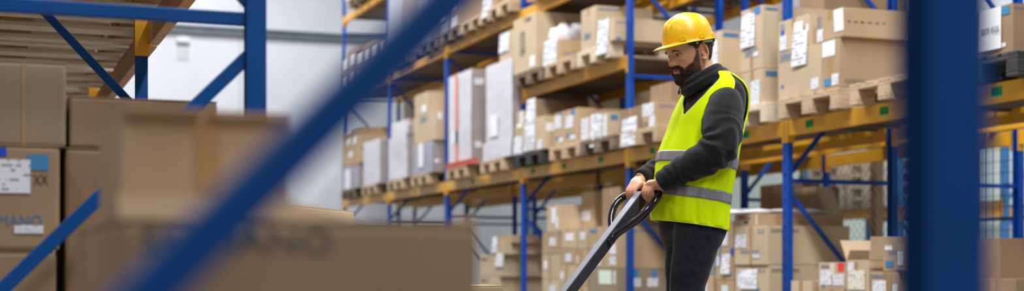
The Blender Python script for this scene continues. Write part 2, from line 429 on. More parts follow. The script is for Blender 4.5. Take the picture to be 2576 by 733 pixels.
# ------------------------------------------------------------------ the hall
def struct(name, mb, mat, **kw):
    return tag(mb.build(name, mat, **kw), kind='structure')
YW = 26.0                        # end wall of the aisle
mb = MB(); mb.box(-9, 18, -8, YW + .2, -.15, 0); struct('floor', mb, 'concrete')
mb = MB()
x = -9.0
while x < 17.9:                  # wall panels with open joints
    mb.box(x + .004, x + 2.696, YW, YW + .2, 0, 8.4); x += 2.7
struct('wall_back', mb, 'plaster', bevel=.006)
mb = MB(); mb.box(13.2, 13.4, -8, YW, 0, 8.4); struct('wall_right', mb, 'plaster')
mb = MB(); mb.box(-9, 13.4, -8, YW + .2, 8.4, 8.6); struct('ceiling', mb, 'ceiling_sheet')
zr = 5.05
mb = MB(); mb.box(-9, 13.2, YW - .10, YW - .001, zr - .07, zr + .07); mb.box(-9, 13.2, YW - .14, YW - .1001, zr + .03, zr + .07)
struct('trim_1', mb, 'rail_grey', bevel=.004)
# small light fitting on the end wall
simple('wall_shadow_grey', srgb(196, 199, 205), srgb(202, 205, 211), .6)
p = at(462, 107, 25.0); px_, pz_ = xat(462, YW - .1), zat(107, xat(462, YW), YW)
t = thing('emergency_light', (px_, YW, pz_), 'small white emergency light box on the white end wall under the grey rail', 'wall light')
mb = MB(); mb.box(-.12, .12, -.05, -.002, .0, .09); mb.build('housing', 'lamp_white', t, bevel=.01)
mb = MB(); mb.box(-.11, .11, -.045, -.004, -.045, -.001); mb.build('green_rim', 'mesh_green', t, bevel=.004)
mb = MB(); mb.box(-.11, .11, -.012, -.002, -.32, -.046); mb.build('shadow_sheet', 'wall_shadow_grey', t, bevel=.004)  # grey sheet in place of the fitting's shadow on the wall
mb = MB(); mb.box(-.03, .03, -.03, -.002, .091, .15); mb.build('bracket', 'lamp_white', t, bevel=.004)

# ------------------------------------------------------------------ pallet racking
def post_mesh(dx, wy, H, mat, pitch=0.1):
    """C-section upright: slotted face at x=0, sides back to x=dx, open behind with lips"""
    mb = MB(); t = .0025; hw = .007
    mb.box(0, t, -wy/2, -hw, 0, H); mb.box(0, t, hw, wy/2, 0, H)
    z = 0.0; k = 0
    while z < H - .001:
        z1 = min(H, z + pitch - .034); mb.box(0, t, -hw, hw, z, z1); z += pitch
    for s in (-1, 1):
        a, b = sorted((s * wy/2, s * (wy/2 - t)))
        mb.box(t, dx, a, b, 0, H)
        a, b = sorted((s * (wy/2 - t), s * (wy/2 - .014)))
        mb.box(dx - t, dx, a, b, 0, H)
    return mb.mesh('post', mat)
def make_frame(xf, xr, y, dx, wy, H, mat, label, group, pm, bw=.034, bt=.026):
    """upright frame across the rack: slotted faces at xf (aisle) and xr"""
    s = 1 if xr > xf else -1
    OCC.append((min(xf, xr), max(xf, xr), y - wy / 2, y + wy / 2, 0, H))
    L = abs(xr - xf)
    r = thing('rack_upright_frame', (xf, y, 0), label, 'rack frame', group, rz=0 if s > 0 else math.pi, kind='thing')
    link('post', pm, r)
    q = link('post', pm, r, (L, 0, 0)); q.rotation_euler.z = math.pi
    for x in (.01, L - .01):
        mb = MB(); mb.box(-.04 + x, .09 + x if x < .5 else .04 + x, -.07, .07, .0005, .007); mb.build('foot_plate', mat, r)
    a, b = dx * .72, L - dx * .72
    for z in (.22, 1.44, 2.60, 3.63, 4.73):
        if z < H: 
            mb = MB(); mb.bar((a, 0, z), (b, 0, z), bt, bw); mb.build('horizontal_brace', mat, r, bevel=.003, seg=1)
    for z0, z1 in ((1.35, .34), (1.48, 2.54), (3.57, 2.65), (3.69, 4.68), (5.68, 4.78)):
        if max(z0, z1) < H:
            mb = MB(); mb.bar((a, 0, z0), (b, 0, z1), bt, bw); mb.build('diagonal_brace', mat, r, bevel=.003, seg=1)
            for xx, zz in ((a, z0), (b, z1)):
                pass
    return r
def make_beam(xface, s, y0, y1, z0, z1, mat, label, group, wy, tags=(), dep=.045, bmat='yellow_steel', bk=(-.004, .06), bh=.006):
    """beam along the aisle; xface: outer face, s: +1 when the rack lies at larger x"""
    r = thing('rack_beam', (xface, y0, z0), label, 'rack beam', group, kind='thing')
    L, h = y1 - y0, z1 - z0
    a, b = sorted((0, s * dep))
    mb = MB(); mb.box(a, b, wy/2 + .004, L - wy/2 - .004, 0, h); mb.build('beam_profile', mat, r, bevel=.004)
    for yy, d in ((0, 1), (L, -1)):
        mb = MB()
        ya, yb = sorted((yy + d * .006, yy + d * (wy/2 + .0035)))
        fp = bk[0] if bk[0] > 0 else -.004
        xa, xb = sorted((s * (fp + .0045), s * fp))
        mb.box(xa, xb, ya, yb, -.05, h + .006)
        ya, yb = sorted((yy + d * (wy/2 + .0002), yy + d * (wy/2 + .0036)))
        xa, xb = sorted((s * bk[0], s * bk[1])); mb.box(xa, xb, ya, yb, -.05, h + bh)
        mb.build('end_bracket', bmat, r)
    for yt, txt in tags:            # green bay numbers
        yt = yt - y0; w = .105; x = -s * .0016
        g = plane_part('bay_label', 'green_print', r, [(x*0, yt + w/2, h*.30), (x*0, yt - w/2, h*.30), (x*0, yt - w/2, h*.80), (x*0, yt + w/2, h*.80)] if s > 0 else
                       [(0, yt - w/2, h*.3), (0, yt + w/2, h*.3), (0, yt + w/2, h*.8), (0, yt - w/2, h*.8)], (-s, 0, 0), .0012)
        text_part('bay_number', txt, 'ink_black', r, Vector((-s * .0018, yt, h * .55)), w * .86, h * .36, 'f')
    return r
XR, XRB = 5.80, 6.80
XS, XSB = 7.04, 8.02
YK = [9.46 + 2.81 * k for k in range(-1, 6)]       # frames k = -1..5
LV = {'D': (1.78, 1.90), 'C': (2.685, 2.795), 'B': (3.59, 3.70), 'A': (4.885, 4.995)}
PM_R = post_mesh(.042, .085, 6.2, 'blue_steel')
where = ['', 'right of the man', 'behind the pallet truck handle',
         'beside the black pallet', 'beside the orange-taped wrapped load', 'fifth along, crossed by the blurred brace', 'last one, by the white wall']
for i, y in enumerate(YK):
    if i == 0: continue
    make_frame(XR, XRB, y, .042, .085, 6.2, 'blue_steel', 'blue slotted upright frame of the long rack, ' + where[i], 'upright frames of the long rack', PM_R)
for i in (1, 2, 3, 4, 5, 6):
    make_frame(XS, XSB, YK[i], .042, .085, 6.2, 'blue_steel', 'blue upright frame one row back, behind the frame ' + where[i], 'upright frames of the second rack row', PM_R)
def yb(px): return yat(px, XR)
TAGS = {0: [(yb(2225), '08-01-6'), (yb(2507), '08-01-1'), (yb(2037), '08-01-9')], 1: [(yb(1877), '08-02-1'), (yb(1642), '08-02-6')],
        2: [(yb(1511), '08-03-1'), (yb(1420), '08-03-6'), (yb(1341), '08-03-9')], 3: [(yb(1190), '08-04-5')], 4: [(yb(1045), '08-05-3')]}
bayname = ['the bay right of the man', 'the bay behind the man', 'the bay left of the man', 'tall wrapped loads bay', 'the plastic-wrapped bay', 'end bay by the wall']
lvname = {'D': 'lower shelf level', 'C': 'middle shelf level', 'B': 'upper shelf level', 'A': 'top shelf level'}
for lv, bays in (('D', (0, 1, 2, 3, 4, 5)), ('C', (2,)), ('B', (2, 3, 4, 5)), ('A', (5,))):
    z0, z1 = LV[lv]
    for b in bays:
        tg = TAGS.get(b, ()) if lv == 'D' else ([(yb(1085), '08-05-2')] if lv == 'B' and b == 4 else [])
        make_beam(XR - .001, 1, YK[b], YK[b + 1], z0, z1, 'yellow_steel', 'yellow front beam of the long rack, %s, %s' % (lvname[lv], bayname[b]), 'front beams of the long rack', .085, tg)
        make_beam(XRB + .001, -1, YK[b], YK[b + 1], z0, z1, 'yellow_steel', 'yellow rear beam of the long rack, %s, %s' % (lvname[lv], bayname[b]), 'rear beams of the long rack', .085)
for b in (0, 1, 2, 3, 4, 5):
    z0, z1 = LV['D']
    make_beam(XS - .001, 1, max(YK[b], 6.9) if b else YK[0], YK[b + 1], z0, z1, 'yellow_steel', 'yellow near beam of the second rack row behind ' + bayname[b], 'beams of the second rack row', .085)
    make_beam(XSB + .001, -1, YK[b], YK[b + 1], z0, z1, 'yellow_steel', 'yellow far beam of the second rack row behind ' + bayname[b], 'beams of the second rack row', .085)
for b in (1, 2, 3, 4, 5):
    z0, z1 = LV['B']
    make_beam(XS - .001, 1, YK[b], YK[b + 1], z0, z1, 'yellow_steel', 'yellow upper beam of the second rack row behind ' + bayname[b], 'beams of the second rack row', .085)
    make_beam(XSB + .001, -1, YK[b], YK[b + 1], z0, z1, 'yellow_steel', 'yellow upper far beam of the second rack row behind ' + bayname[b], 'beams of the second rack row', .085)
for lv, bays in (('D', (0, 1, 2, 3, 4, 5)), ('C', (2,)), ('B', (2, 3, 4, 5)), ('A', (5,))):
    for b in bays:
        mb = MB(); L_ = YK[b + 1] - YK[b] - .1
        n_ = 7; w_ = .86 / n_
        for k in range(n_): mb.box(k * w_ + .004, (k + 1) * w_ - .004, 0, L_, 0, .018)
        for q_ in (.1, L_ / 2, L_ - .1): mb.box(.0, .86, q_ - .03, q_ + .03, -.02, -.0005)
        o = mb.build('shelf_deck', 'wood_dark', None, loc=(XR + .07, YK[b] + .05, LV[lv][1] - .0195)); tag(o, 'dark plank deck between the beams, %s, %s' % (lvname[lv], bayname[b]), 'shelf deck', 'plank decks of the long rack')
# left rack, which the photograph is taken through
XL, XLB = .724, -.36
PM_L = post_mesh(.053, .045, 6.2, 'blue_steel_near')
wl = {0.91: 'nearest one, strongly out of focus', 3.80: 'second from the camera, before the boxes', 6.60: 'third one, slim against the white wall', 9.40: 'fourth one, under the pallets', 12.2: 'last one of the left rack'}
for y, w in wl.items():
    make_frame(XL, XLB, y, .053, .045, 6.2, 'blue_steel_near', 'dark blue upright frame of the left rack, ' + w, 'upright frames of the left rack', PM_L, bw=.036 if y > 1 else .032, bt=.022)
YL = [0.91, 3.80, 6.60, 9.40, 12.2]
nl = ['nearest bay', 'second bay, over the brown boxes', 'third bay, under the pale pallets', 'fourth bay, farthest pallets']
for i in range(1, 4):
    make_beam(XL + .047, -1, YL[i], YL[i + 1], 1.78, 1.90, 'orange_brown_steel', 'tan front beam of the left rack, ' + nl[i], 'beams of the left rack', .045, bk=(.041, .104), bh=.13)
    make_beam(XLB - .001, 1, YL[i], YL[i + 1], 1.78, 1.90, 'orange_brown_steel', 'tan rear beam of the left rack, ' + nl[i], 'rear beams of the left rack', .045)
for i, y in enumerate((5.15, 6.02, 7.05, 7.92, 8.85, 9.85, 10.7, 11.6)):
    q = pallet(-.42, y, 1.901, 'pale wooden pallet on the left rack seen from below, %s along' % ('first second third fourth fifth sixth seventh eighth'.split()[i]), 'wood_pale', 'pallets on the left rack', deck='deck_close', bmat='kraft_brown')
    mb = MB(); mb.box(-.56, .56, -.385, .385, 0, 1.0)
    w = mb.build('cardboard_load', 'kraft_light', None, bevel=.01, loc=(.18, y, 2.047))
    tag(w, 'tan cardboard load standing on the %s pallet of the left rack' % ('first second third fourth fifth sixth seventh eighth'.split()[i]), 'box', 'loads on the left rack pallets')
    mb = MB(); mb.box(-.5602, .5602, -.03, .03, 1.0002, 1.001); mb.build('packing_tape', 'tape', w)

# ------------------------------------------------------------------ beyond the racks: fence, far rack, pallets
def chain_fence(x, y0, y1, z1, pitch, label, mat, diamond=True, w=.0035):
    r = thing('wire_fence', (x, y0, 0), label, 'fence')
    mb = MB(); L = y1 - y0
    if diamond:
        n = int((L + z1) / pitch) + 1
        for i in range(n):
            c = i * pitch
            a, b = max(0, c - z1), min(L, c)
            if b > a:
                mb.bar((0, a, c - a), (0, b, c - b), w, w, up=(1, 0, 0)); mb.bar((w, L - a, c - a), (w, L - b, c - b), w, w, up=(1, 0, 0))
    else:
        i = 0
        while i * pitch <= L: mb.bar((0, i * pitch, 0), (0, i * pitch, z1), w, w, up=(1, 0, 0)); i += 1
        i = 0
        while i * pitch <= z1: mb.bar((w, 0, i * pitch), (w, L, i * pitch), w, w, up=(1, 0, 0)); i += 1
    mb.build('wire_mesh', mat, r)
    yy = 0
    while yy <= L + .01:
        mb = MB(); mb.box(.01, .06, yy - .025, yy + .025, 0, z1 + .05); mb.build('fence_post', mat if diamond else 'rust_brown', r, bevel=.004); yy += L / max(1, round(L / 2.8))
    for zz in ((.05, z1) if diamond else (.05, 1.2, z1)):
        mb = MB(); mb.box(.012, .045, 0, L, zz - .015, zz + .015); mb.build('fence_rail', mat, r, bevel=.003)
    return r
chain_fence(8.35, 10.6, 21.5, 2.2, .10, 'green-grey chain link fence behind the second rack row', 'mesh_green')
chain_fence(8.35, 5.2, 10.5, 2.6, .10, 'dark square wire mesh fence behind the dark braces at the picture edge', 'mesh_dark', diamond=False, w=.005)
# far pale screens of the next hall bay
mb = MB(); mb.box(12.6, 12.66, 4, 25.5, .05, 3.6); s_ = struct('wall_partition', mb, 'frost_panel')
# rack in the next aisle
XT = 10.4
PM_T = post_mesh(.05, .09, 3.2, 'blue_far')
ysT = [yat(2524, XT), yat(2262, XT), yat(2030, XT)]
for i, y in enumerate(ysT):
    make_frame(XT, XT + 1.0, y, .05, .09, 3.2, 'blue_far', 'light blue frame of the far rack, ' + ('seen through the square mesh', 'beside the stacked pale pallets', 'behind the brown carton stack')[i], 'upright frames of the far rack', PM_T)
for i in range(2):
    for xf, s, nm in ((XT - .001, 1, 'near'), (XT + 1.001, -1, 'far')):
        make_beam(xf, s, ysT[i], ysT[i + 1], 1.38, 1.51, 'yellow_steel', 'yellow %s beam of the far rack, %s' % (nm, ('seen through the square mesh', 'under the stacked pale pallets')[i]), 'beams of the far rack', .09)
mb = MB(); mb.box(-.05, .05, -.05, .05, 0, 3.4); mb.box(-.09, .09, -.09, .09, 0.0005, .012)
o = mb.build('steel_post', 'rust_brown', None, bevel=.004, loc=(8.9, yat(2206, 8.9), 0)); tag(o, 'rust brown square steel post standing behind the chain link fence', 'post')
n = 0
for col, yy in enumerate((yat(2172, XT), yat(2172, XT) + .9)):
    for k in range(4):
        pallet(XT - .06, yy - .12, 1.512 + k * .146, 'pale empty pallet stacked on the far rack, %s of the %s pile' % (('bottom', 'second', 'third', 'top')[k], ('right', 'left')[col]), 'wood_pale', 'empty pallets on the far rack')
# ------------------------------------------------------------------ goods in the left rack (foreground)
gp = [pallet(-.62, 2.22, .002, 'wooden pallet on the floor under the big blurred box', 'wood'), pallet(-.55, 4.32, .002, 'wooden pallet on the floor under the brown box stacks', 'wood')]
def wavy_flap(o, x0, x1, y, zbase, prof, mat):
    mb = MB(); n = 40; rows = []
    for k, (dy, th) in enumerate(((0, 0), (1, 0))):
        pass
    lo_f, hi_f, lo_b, hi_b = [], [], [], []
    for i in range(n + 1):
        x = x0 + (x1 - x0) * i / n; z = prof(i / n); lean = .7 * max(0, z - zbase)
        lo_f.append((x, y, zbase)); hi_f.append((x, y + lean, z)); lo_b.append((x, y + .005, zbase)); hi_b.append((x, y + .005 + lean, z))
    mb.grid([lo_f, hi_f, hi_b, lo_b, lo_f], closed=False)
    f = mb.build('flap', mat, None); f.parent = o; f.location = -Vector(o.location); return f
big = lbox(296, 1205, 560, 1.74, .80, .1465, 'big blurred brown box nearest the camera, with a wavy torn top flap', 'kraft_brown',
           [('f', 's', 355, 572, 835, 636)], bev=.012)
bx0, bx1 = xat(296, 1.74), xat(1205, 1.74)
def fprof(t):
    px = 296 + t * 909
    keys = [(296, 486), (700, 494), (760, 520), (880, 552), (980, 574), (1080, 568), (1205, 547)]
    for (a, ya), (b, yb_) in zip(keys, keys[1:]):
        if px <= b + .1:
            s = (px - a) / (b - a); s = s * s * (3 - 2 * s); yy = ya + (yb_ - ya) * s; break
    return zat(yy, xat(px, 1.74), 1.74)
wavy_flap(big, bx0 + .002, bx1 - .002, 1.745, top(big) - .003, fprof, 'kraft_brown')
opn = lbox(305, 728, 300, 2.12, .38, top(big) + .001, 'small open brown box standing on the big blurred box', 'kraft', [('t', 's', 490, 302, 552, 520)], closed=False)
for (a_, b_, an_, ln_) in ((312, 506, 10, .016), (522, 722, 4, .014)):
    mb = MB(); xa_, xb_ = xat(a_, 2.12), xat(b_, 2.12); mb.box(0, ln_, -(xb_ - xa_) / 2, (xb_ - xa_) / 2, -.003, .003)
    f_ = mb.build('flap', 'kraft_brown', opn, bevel=.001); f_.location = ((xa_ + xb_) / 2 - opn.location.x, -.19, opn['_t'] - opn.location.z + .003); f_.rotation_euler = (0, R(-an_), R(-90))  # browner than its box: the underside's shade is put into the flap colour
bD = lbox(-62, 141, 632, 3.93, .60, gp[1], 'brown box at the bottom of the left stack, under the labelled box', 'kraft_brown', bev=.011)
bC = lbox(-66, 150, 368, 3.93, .60, bD, 'brown box with white shipping label and blue print at the left edge', 'kraft_brown',
          [('w', 's', -40, 400, 76, 487), ('k', 's', 70, 389, 121, 429), ('b', 's', -60, 540, 105, 568), ('w', 's', 36, 567, 109, 588), ('n', 's', 84, 440, 121, 466, 'XX'), ('K', 's', -40, 370, 16, 394)], bev=.011)
bB = lbox(-70, 166, 157, 4.0, .56, bC, 'tall dull grey-brown box, topmost of the left stack', 'kraft_grey', [('t', 's', 55, 157, 62, 366)], bev=.011)
bE = lbox(164, 420, 378, 4.02, .55, gp[1], 'tall brown box right of the labelled box, behind the blurred ones', 'kraft_brown', [], bev=.011)
bA = lbox(174, 547, 256, 4.02, .50, bE, 'wide brown box below the white wall, behind the open box', 'kraft_brown', [('t', 's', 374, 258, 378, 290)], bev=.008)

# ------------------------------------------------------------------ long rack, lower shelf level: pallets and boxes from right to left
zD, zC, zB, zA = LV['D'][1], LV['C'][1], LV['B'][1], LV['A'][1]
pR = pallet(XF - .02, 7.12, zD + .001, 'black plastic pallet at the right edge, under the handwritten-note box', 'black_plastic', 'pallets on the lower shelf level', name='plastic_pallet')
rbox(2440, 2549, 7, .6, pR, 'brown box with a handwritten white note sheet, at the right edge', 'kraft_brown',
     [('k', 'f', 2505, 22, 2540, 34), ('P', 'f', 2462, 30, 2519, 121, 0.02), ('d', 'f', 2472, 75, 2517, 80, 'EDTY 10 DS', .0135), ('b', 's', 2552, 16, 2600, 26), ('w', 'f', 2519, 109, 2531, 117)])
p2 = rpal(2137, zD, 'wooden pallet half hidden by the big near post', group='pallets on the lower shelf level')
p1 = rpal(1957, zD, 'wooden pallet under the boxes beside the slotted post', group='pallets on the lower shelf level')
bR1 = rbox(2067, 2113, 94, .75, p1, 'brown box with long plain side, lower right on the pallet by the post', 'kraft',
     [('W', 'f', 2069, 99, 2101, 138), ('t', 'f', 2083, 138, 2093, 200), ('w', 'f', 2093, 187, 2110, 212), ('k', 'f', 2074, 200, 2090, 216), ('n', 'f', 2088, 104, 2099, 110, 'III'), ('f', 's', 2126, 198, 2175, 213, '0006')])
bL1 = rbox(1957.5, 2066, 106, .62, p1, 'light brown box, lower left on the pallet by the post', 'kraft_light',
     [('b', 'f', 1962, 136, 1996, 151), ('w', 'f', 2041, 198, 2060, 222), ('K', 'f', 1966, 215, 1971, 222)])
bU1 = rbox(1958.5, 2036, 33, .60, bL1, 'brown box with white hanging sheet and torn tape, upper left by the post', 'kraft_light',
     [('b', 'f', 1963, 62, 1974, 74, 'OO'), ('w', 'f', 1962, 92, 1980, 124), ('W', 'f', 1998, 58, 2020, 86), ('p', 'f', 1996, 84, 2032, 160, -.04), ('t', 'f', 2020, 66, 2032, 110), ('K', 'f', 1965, 78, 1973, 90), ('W', 'f', 2028, 62, 2036, 76)])
bU2 = rbox(2054, 2123, 17, .75, bR1, 'brown box with dotted print along its side, upper right by the post', 'kraft',
     [('W', 'f', 2098, 26, 2121, 75, .06), ('w', 'f', 2056, 76, 2071, 104), ('b', 'f', 2056, 44, 2066, 56, 'OO'), ('b', 'f', 2056, 62, 2066, 74, 'OO'), ('n', 's', 2132, 51, 2230, 63, '5 0 8 X 5 T'), ('n', 'f', 2112, 50, 2121, 70, 'III')])
# bay behind the man
pq = pallet(XF - .02, 9.53 + .4, zD + .001, 'pale pallet under two stacked boxes, just right of the man', 'wood_pale', 'pallets on the lower shelf level')
bT2 = rbox(1866, 1919, 171, .62, pq, 'lower brown box with two white labels, just right of the man', 'kraft_light',
     [('w', 'f', 1889, 205, 1912, 240), ('w', 'f', 1888, 245, 1911, 270), ('B', 's', 1926, 178, 1955, 193), ('t', 'f', 1888, 182, 1893, 196), ('k', 'f', 1878, 262, 1884, 276)])
bT1 = rbox(1864, 1918, 11, .62, bT2, 'tall brown box with white printed sheet, on top just right of the man', 'kraft_light',
     [('p', 'f', 1866, 40, 1899, 114, .01), ('k', 'f', 1896, 20, 1913, 33), ('b', 'f', 1874, 126, 1906, 138), ('B', 's', 1926, 18, 1956, 27), ('w', 'f', 1895, 132, 1908, 140), ('t', 'f', 1887, 142, 1894, 170)])
bS2 = rbox(1778, 1847, 184, .6, pq, 'brown box with blue stripes behind the man\'s shoulder', 'kraft_light', [('B', 'f', 1838, 190, 1843, 226), ('w', 'f', 1826, 192, 1834, 200)], off=.12)
bS1 = rbox(1775, 1815, 75, .64, bS2, 'brown box with blue print, directly behind the man\'s neck', 'kraft_light',
     [('w', 'f', 1793, 100, 1806, 175), ('B', 's', 1819, 82, 1858, 95), ('k', 's', 1818, 172, 1832, 184)], off=.14)
pv = pallet(XF - .02, 12.2 - .4, zD + .001, 'wooden pallet under two boxes, left of the man\'s vest', 'wood', 'pallets on the lower shelf level')
bV1 = rbox(1557, 1612.5, 266, .58, pv, 'brown box with a large white sheet, left of the man\'s chest', 'kraft_brown', [('p', 'f', 1566, 300, 1603, 363, .0)], off=-.01)
bV2 = rbox(1613.5, 1652, 254, .60, pv, 'brown labelled box beside the man\'s chest, stood under another', 'kraft',
     [('w', 'f', 1613, 264, 1645, 289), ('w', 'f', 1634, 293, 1648, 317), ('b', 's', 1658, 262, 1694, 272), ('d', 'f', 1616, 309, 1630, 321, 'OB')])
bV3 = rbox(1636, 1688, 205, .60, bV2, 'plain brown box stacked on the labelled box beside the man\'s chest', 'kraft_brown', off=.18)
# bay left of the man, lower shelf level
pb = pallet(XF - .02, 15.0 - .42, zD + .001, 'black plastic pallet under the paper-covered boxes', 'black_plastic', 'pallets on the lower shelf level', name='plastic_pallet')
bW1 = rbox(1318, 1372, 290, .6, pb, 'brown box covered in white sheets on the black pallet', 'kraft_light',
     [('p', 'f', 1321, 304, 1347, 376, -.02), ('w', 'f', 1352, 352, 1365, 374), ('W', 's', 1374, 309, 1393, 331), ('p', 'f', 1323, 292, 1330, 300)])
bW2 = rbox(1325, 1353, 249, .55, bW1, 'brown box with white sheet on top of the black pallet stack', 'kraft_brown', [('p', 'f', 1326, 252, 1348, 300, .0), ('b', 's', 1362, 258, 1382, 268)], off=.03)
bW3 = rbox(1294, 1316, 318, .5, pb, 'small carton with white sheets at the left end of the black pallet', 'kraft_light', [('p', 'f', 1294, 346, 1314, 386, .05)], off=.0)
bW4 = rbox(1297, 1317, 278, .45, bW3, 'small carton with two white labels above the left end of the black pallet', 'kraft_light', [('W', 'f', 1309, 280, 1316, 308), ('W', 'f', 1298, 314, 1314, 340)], off=.02)
pc = pallet(XF - .02, 13.56, zD + .001, 'wooden pallet in the middle of the bay left of the man', 'wood', 'pallets on the lower shelf level')
bX1 = rbox(1394, 1455, 270, .58, pc, 'wide brown box with blue print and white labels on the middle pallet', 'kraft',
     [('w', 'f', 1396, 294, 1413, 322), ('w', 'f', 1422, 294, 1442, 320), ('k', 'f', 1407, 280, 1414, 291), ('k', 'f', 1436, 277, 1446, 287), ('b', 'f', 1424, 336, 1448, 344), ('b', 'f', 1398, 344, 1415, 352), ('w', 'f', 1434, 340, 1448, 350), ('w', 'f', 1406, 347, 1417, 357)])
px3 = pallet(XF - .02, 12.735, zD + .001, 'worn wooden pallet under the box with the long white sheet', 'wood_dark', 'pallets on the lower shelf level')
bX2 = rbox(1461, 1528, 283, .55, px3, 'brown box with long white hanging sheet, left of the blue upright', 'kraft_light',
     [('w', 'f', 1462, 286, 1481, 318), ('w', 'f', 1462, 323, 1481, 358), ('p', 'f', 1488, 289, 1515, 366, -.05), ('w', 'f', 1517, 290, 1527, 344), ('B', 's', 1536, 288, 1554, 303)],
     flaps=[])
bX3 = rbox(1478, 1520, 276, .30, bX2, 'flat torn brown carton lying on the box with the long sheet', 'kraft_brown', off=.03)
# middle shelf level
pa = pallet(XF - .02, 14.98 - .4, zC + .001, 'dark wooden pallet under the tall printed box, middle level', 'wood_dark', 'pallets on the middle shelf level')
bY1 = rbox(1288, 1348, 28, .75, pa, 'tall light brown box with black print column, middle shelf level', 'kraft_light',
     [('n', 'f', 1308, 82, 1321, 132, 'XOB'), ('n', 'f', 1323, 46, 1336, 52), ('W', 'f', 1333, 143, 1346, 164), ('n', 'f', 1309, 133, 1320, 140, 'OO')], off=-.02)
pbm = pallet(XF - .02, 14.08 - .4, zC + .001, 'wooden pallet under the small box with plastic bags, middle level', 'wood', 'pallets on the middle shelf level')
bY2 = rbox(1364, 1409, 99, .6, pbm, 'small brown box with white sheet, plastic bags lying on it', 'kraft',
     [('p', 'f', 1370, 106, 1402, 158, .0), ('b', 's', 1418, 130, 1456, 140)])
pcm = pallet(XF - .02, 13.22 - .4, zC + .001, 'pale pallet on the middle level beside the blue upright', 'wood_pale', 'pallets on the middle shelf level')
bY3 = rbox(1462, 1499, 13, .62, pcm, 'tall pale brown box with blue print, left of the blue upright', 'kraft_light', [('b', 'f', 1469, 86, 1486, 98), ('B', 's', 1505, 20, 1560, 28)], off=.0)
bY4 = rbox(1503, 1545, 43, .66, pcm, 'brown box with a tilted white sheet, before the blue upright', 'kraft_light',
     [('p', 'f', 1506, 52, 1533, 130, -.10), ('b', 's', 1552, 52, 1598, 62), ('k', 's', 1550, 93, 1562, 106)], off=-.02)
mb = MB()
def lump(seedv, rx, ry, rz, n=18, m=10):
    rows = []
    for j in range(m + 1):
        a = -math.pi/2 + math.pi * j / m; row = []
        for k in range(n):
            b = 2 * math.pi * k / n; d = Vector((math.cos(a) * math.cos(b), math.cos(a) * math.sin(b), math.sin(a)))
            r = 1 + .28 * noise.noise(d * 2.3 + Vector((seedv, 0, 0))) + .12 * noise.noise(d * 6 + Vector((seedv, 3, 0)))
            row.append((d.x * rx * r, d.y * ry * r, max(-rz * .75, d.z * rz * r)))
        rows.append(row)
    return rows
cl_ = Vector(bY2.location)
for i, (dx, dy, w) in enumerate(((-.05, .16, 'left'), (.06, -.14, 'right'))):
    mb = MB(); mb.grid(lump(i * 3.1, .2, .125, .13), cap0=True, cap1=True)
    o = mb.build('plastic_bag', 'film_clear' if i else 'film_white', None, smooth=True, loc=(cl_.x + dx, cl_.y + dy, bY2['_t'] + .10)); tag(o, 'crumpled clear plastic bag on the small sheeted box, %s of the two' % w, 'plastic bag', 'plastic bags on the small box')
    mb = MB(); mb.tube([(-.02, 0, .09), (.0, .01, .13), (.03, .02, .16)], [.03, .018, .035], 8); mb.build('twisted_neck', 'film_clear', o, smooth=True)
# tall wrapped loads
pw1 = pallet(XF - .02, yat(1126, XF) - .40, zD + .001, 'wooden pallet under the tall load with orange tape', 'wood', 'pallets under wrapped loads')
w1 = wrapped(1127, 1190, 172, .95, pw1, 'tall white-wrapped load with a vertical strip of orange tape', seed=1, marks=[('o', 'f', 1149, 182, 1155, 440), ('W', 'f', 1142, 330, 1156, 360), ('w', 's', 1196, 196, 1218, 214), ('w', 's', 1197, 356, 1213, 372), ('o', 'f', 1124, 440, 1189, 446)])
mb = MB(); Lw = yat(1122, XF - .02) - yat(1200, XF - .02)
mb.box(-.012, .012, 0, Lw, 0, .05); mb.box(-.02, .0, 0, Lw, .05, .062)
o = mb.build('orange_guard', 'orange_plastic', None, bevel=.004, loc=(XF - .012, yat(1200, XF - .02), zD + .147)); tag(o, 'orange plastic strip along the foot of the tall wrapped load', 'plastic strip')
pw2 = pallet(XF - .02, yat(1212, XF) - .40, zD + .001, 'wooden pallet under the whitest tall wrapped load', 'wood', 'pallets under wrapped loads')
w2 = wrapped(1213, 1291, 345, .95, pw2, 'lower half of the whitest wrapped load, left of the black pallet', seed=2, amp=.02)
w2b = wrapped(1221, 1294, 142, .92, w2, 'upper half of the whitest wrapped load, with paper label', seed=3, marks=[('W', 'f', 1236, 292, 1255, 342)], off=.01)
bY0 = rbox(1257, 1291, 72, .6, w2b, 'light brown box with white sheet, on top of the whitest wrapped load', 'kraft_light', [('p', 'f', 1258, 88, 1281, 126, .0)], off=.05)
# plastic-wrapped bay
pw3 = pallet(XF - .02, yat(1036, XF) - .42, zD + .001, 'wooden pallet under the half-wrapped boxes, fourth bay', 'wood', 'pallets under wrapped loads')
w3 = wrapped(1038, 1093, 352, .85, pw3, 'grey-wrapped boxes under the tan boxes, left of the orange-taped load', front='film_grey', seed=4, marks=[('W', 'f', 1056, 362, 1068, 420), ('W', 's', 1096, 400, 1108, 410)])
bZ1 = rbox(1041, 1094, 277, .8, w3, 'tan box standing on the grey-wrapped boxes', 'kraft_light', [('b', 'f', 1056, 296, 1076, 306), ('W', 's', 1101, 282, 1112, 300)])
bZ2 = rbox(1043, 1077, 229, .7, bZ1, 'smaller tan box topping the grey-wrapped stack', 'kraft_light', [('W', 'f', 1062, 266, 1072, 281)])
pw4 = pallet(XF - .02, yat(976, XF) - .42, zD + .001, 'wooden pallet under the lumpy white wrapped load', 'wood', 'pallets under wrapped loads')
w4 = wrapped(976, 1029, 336, .85, pw4, 'lumpy white wrapped load, lower part, beside the fifth upright', seed=5, amp=.03)
w4b = wrapped(984, 1031, 298, .8, w4, 'narrow white wrapped bundle topping the lumpy load', seed=6, amp=.03, taper=.3)
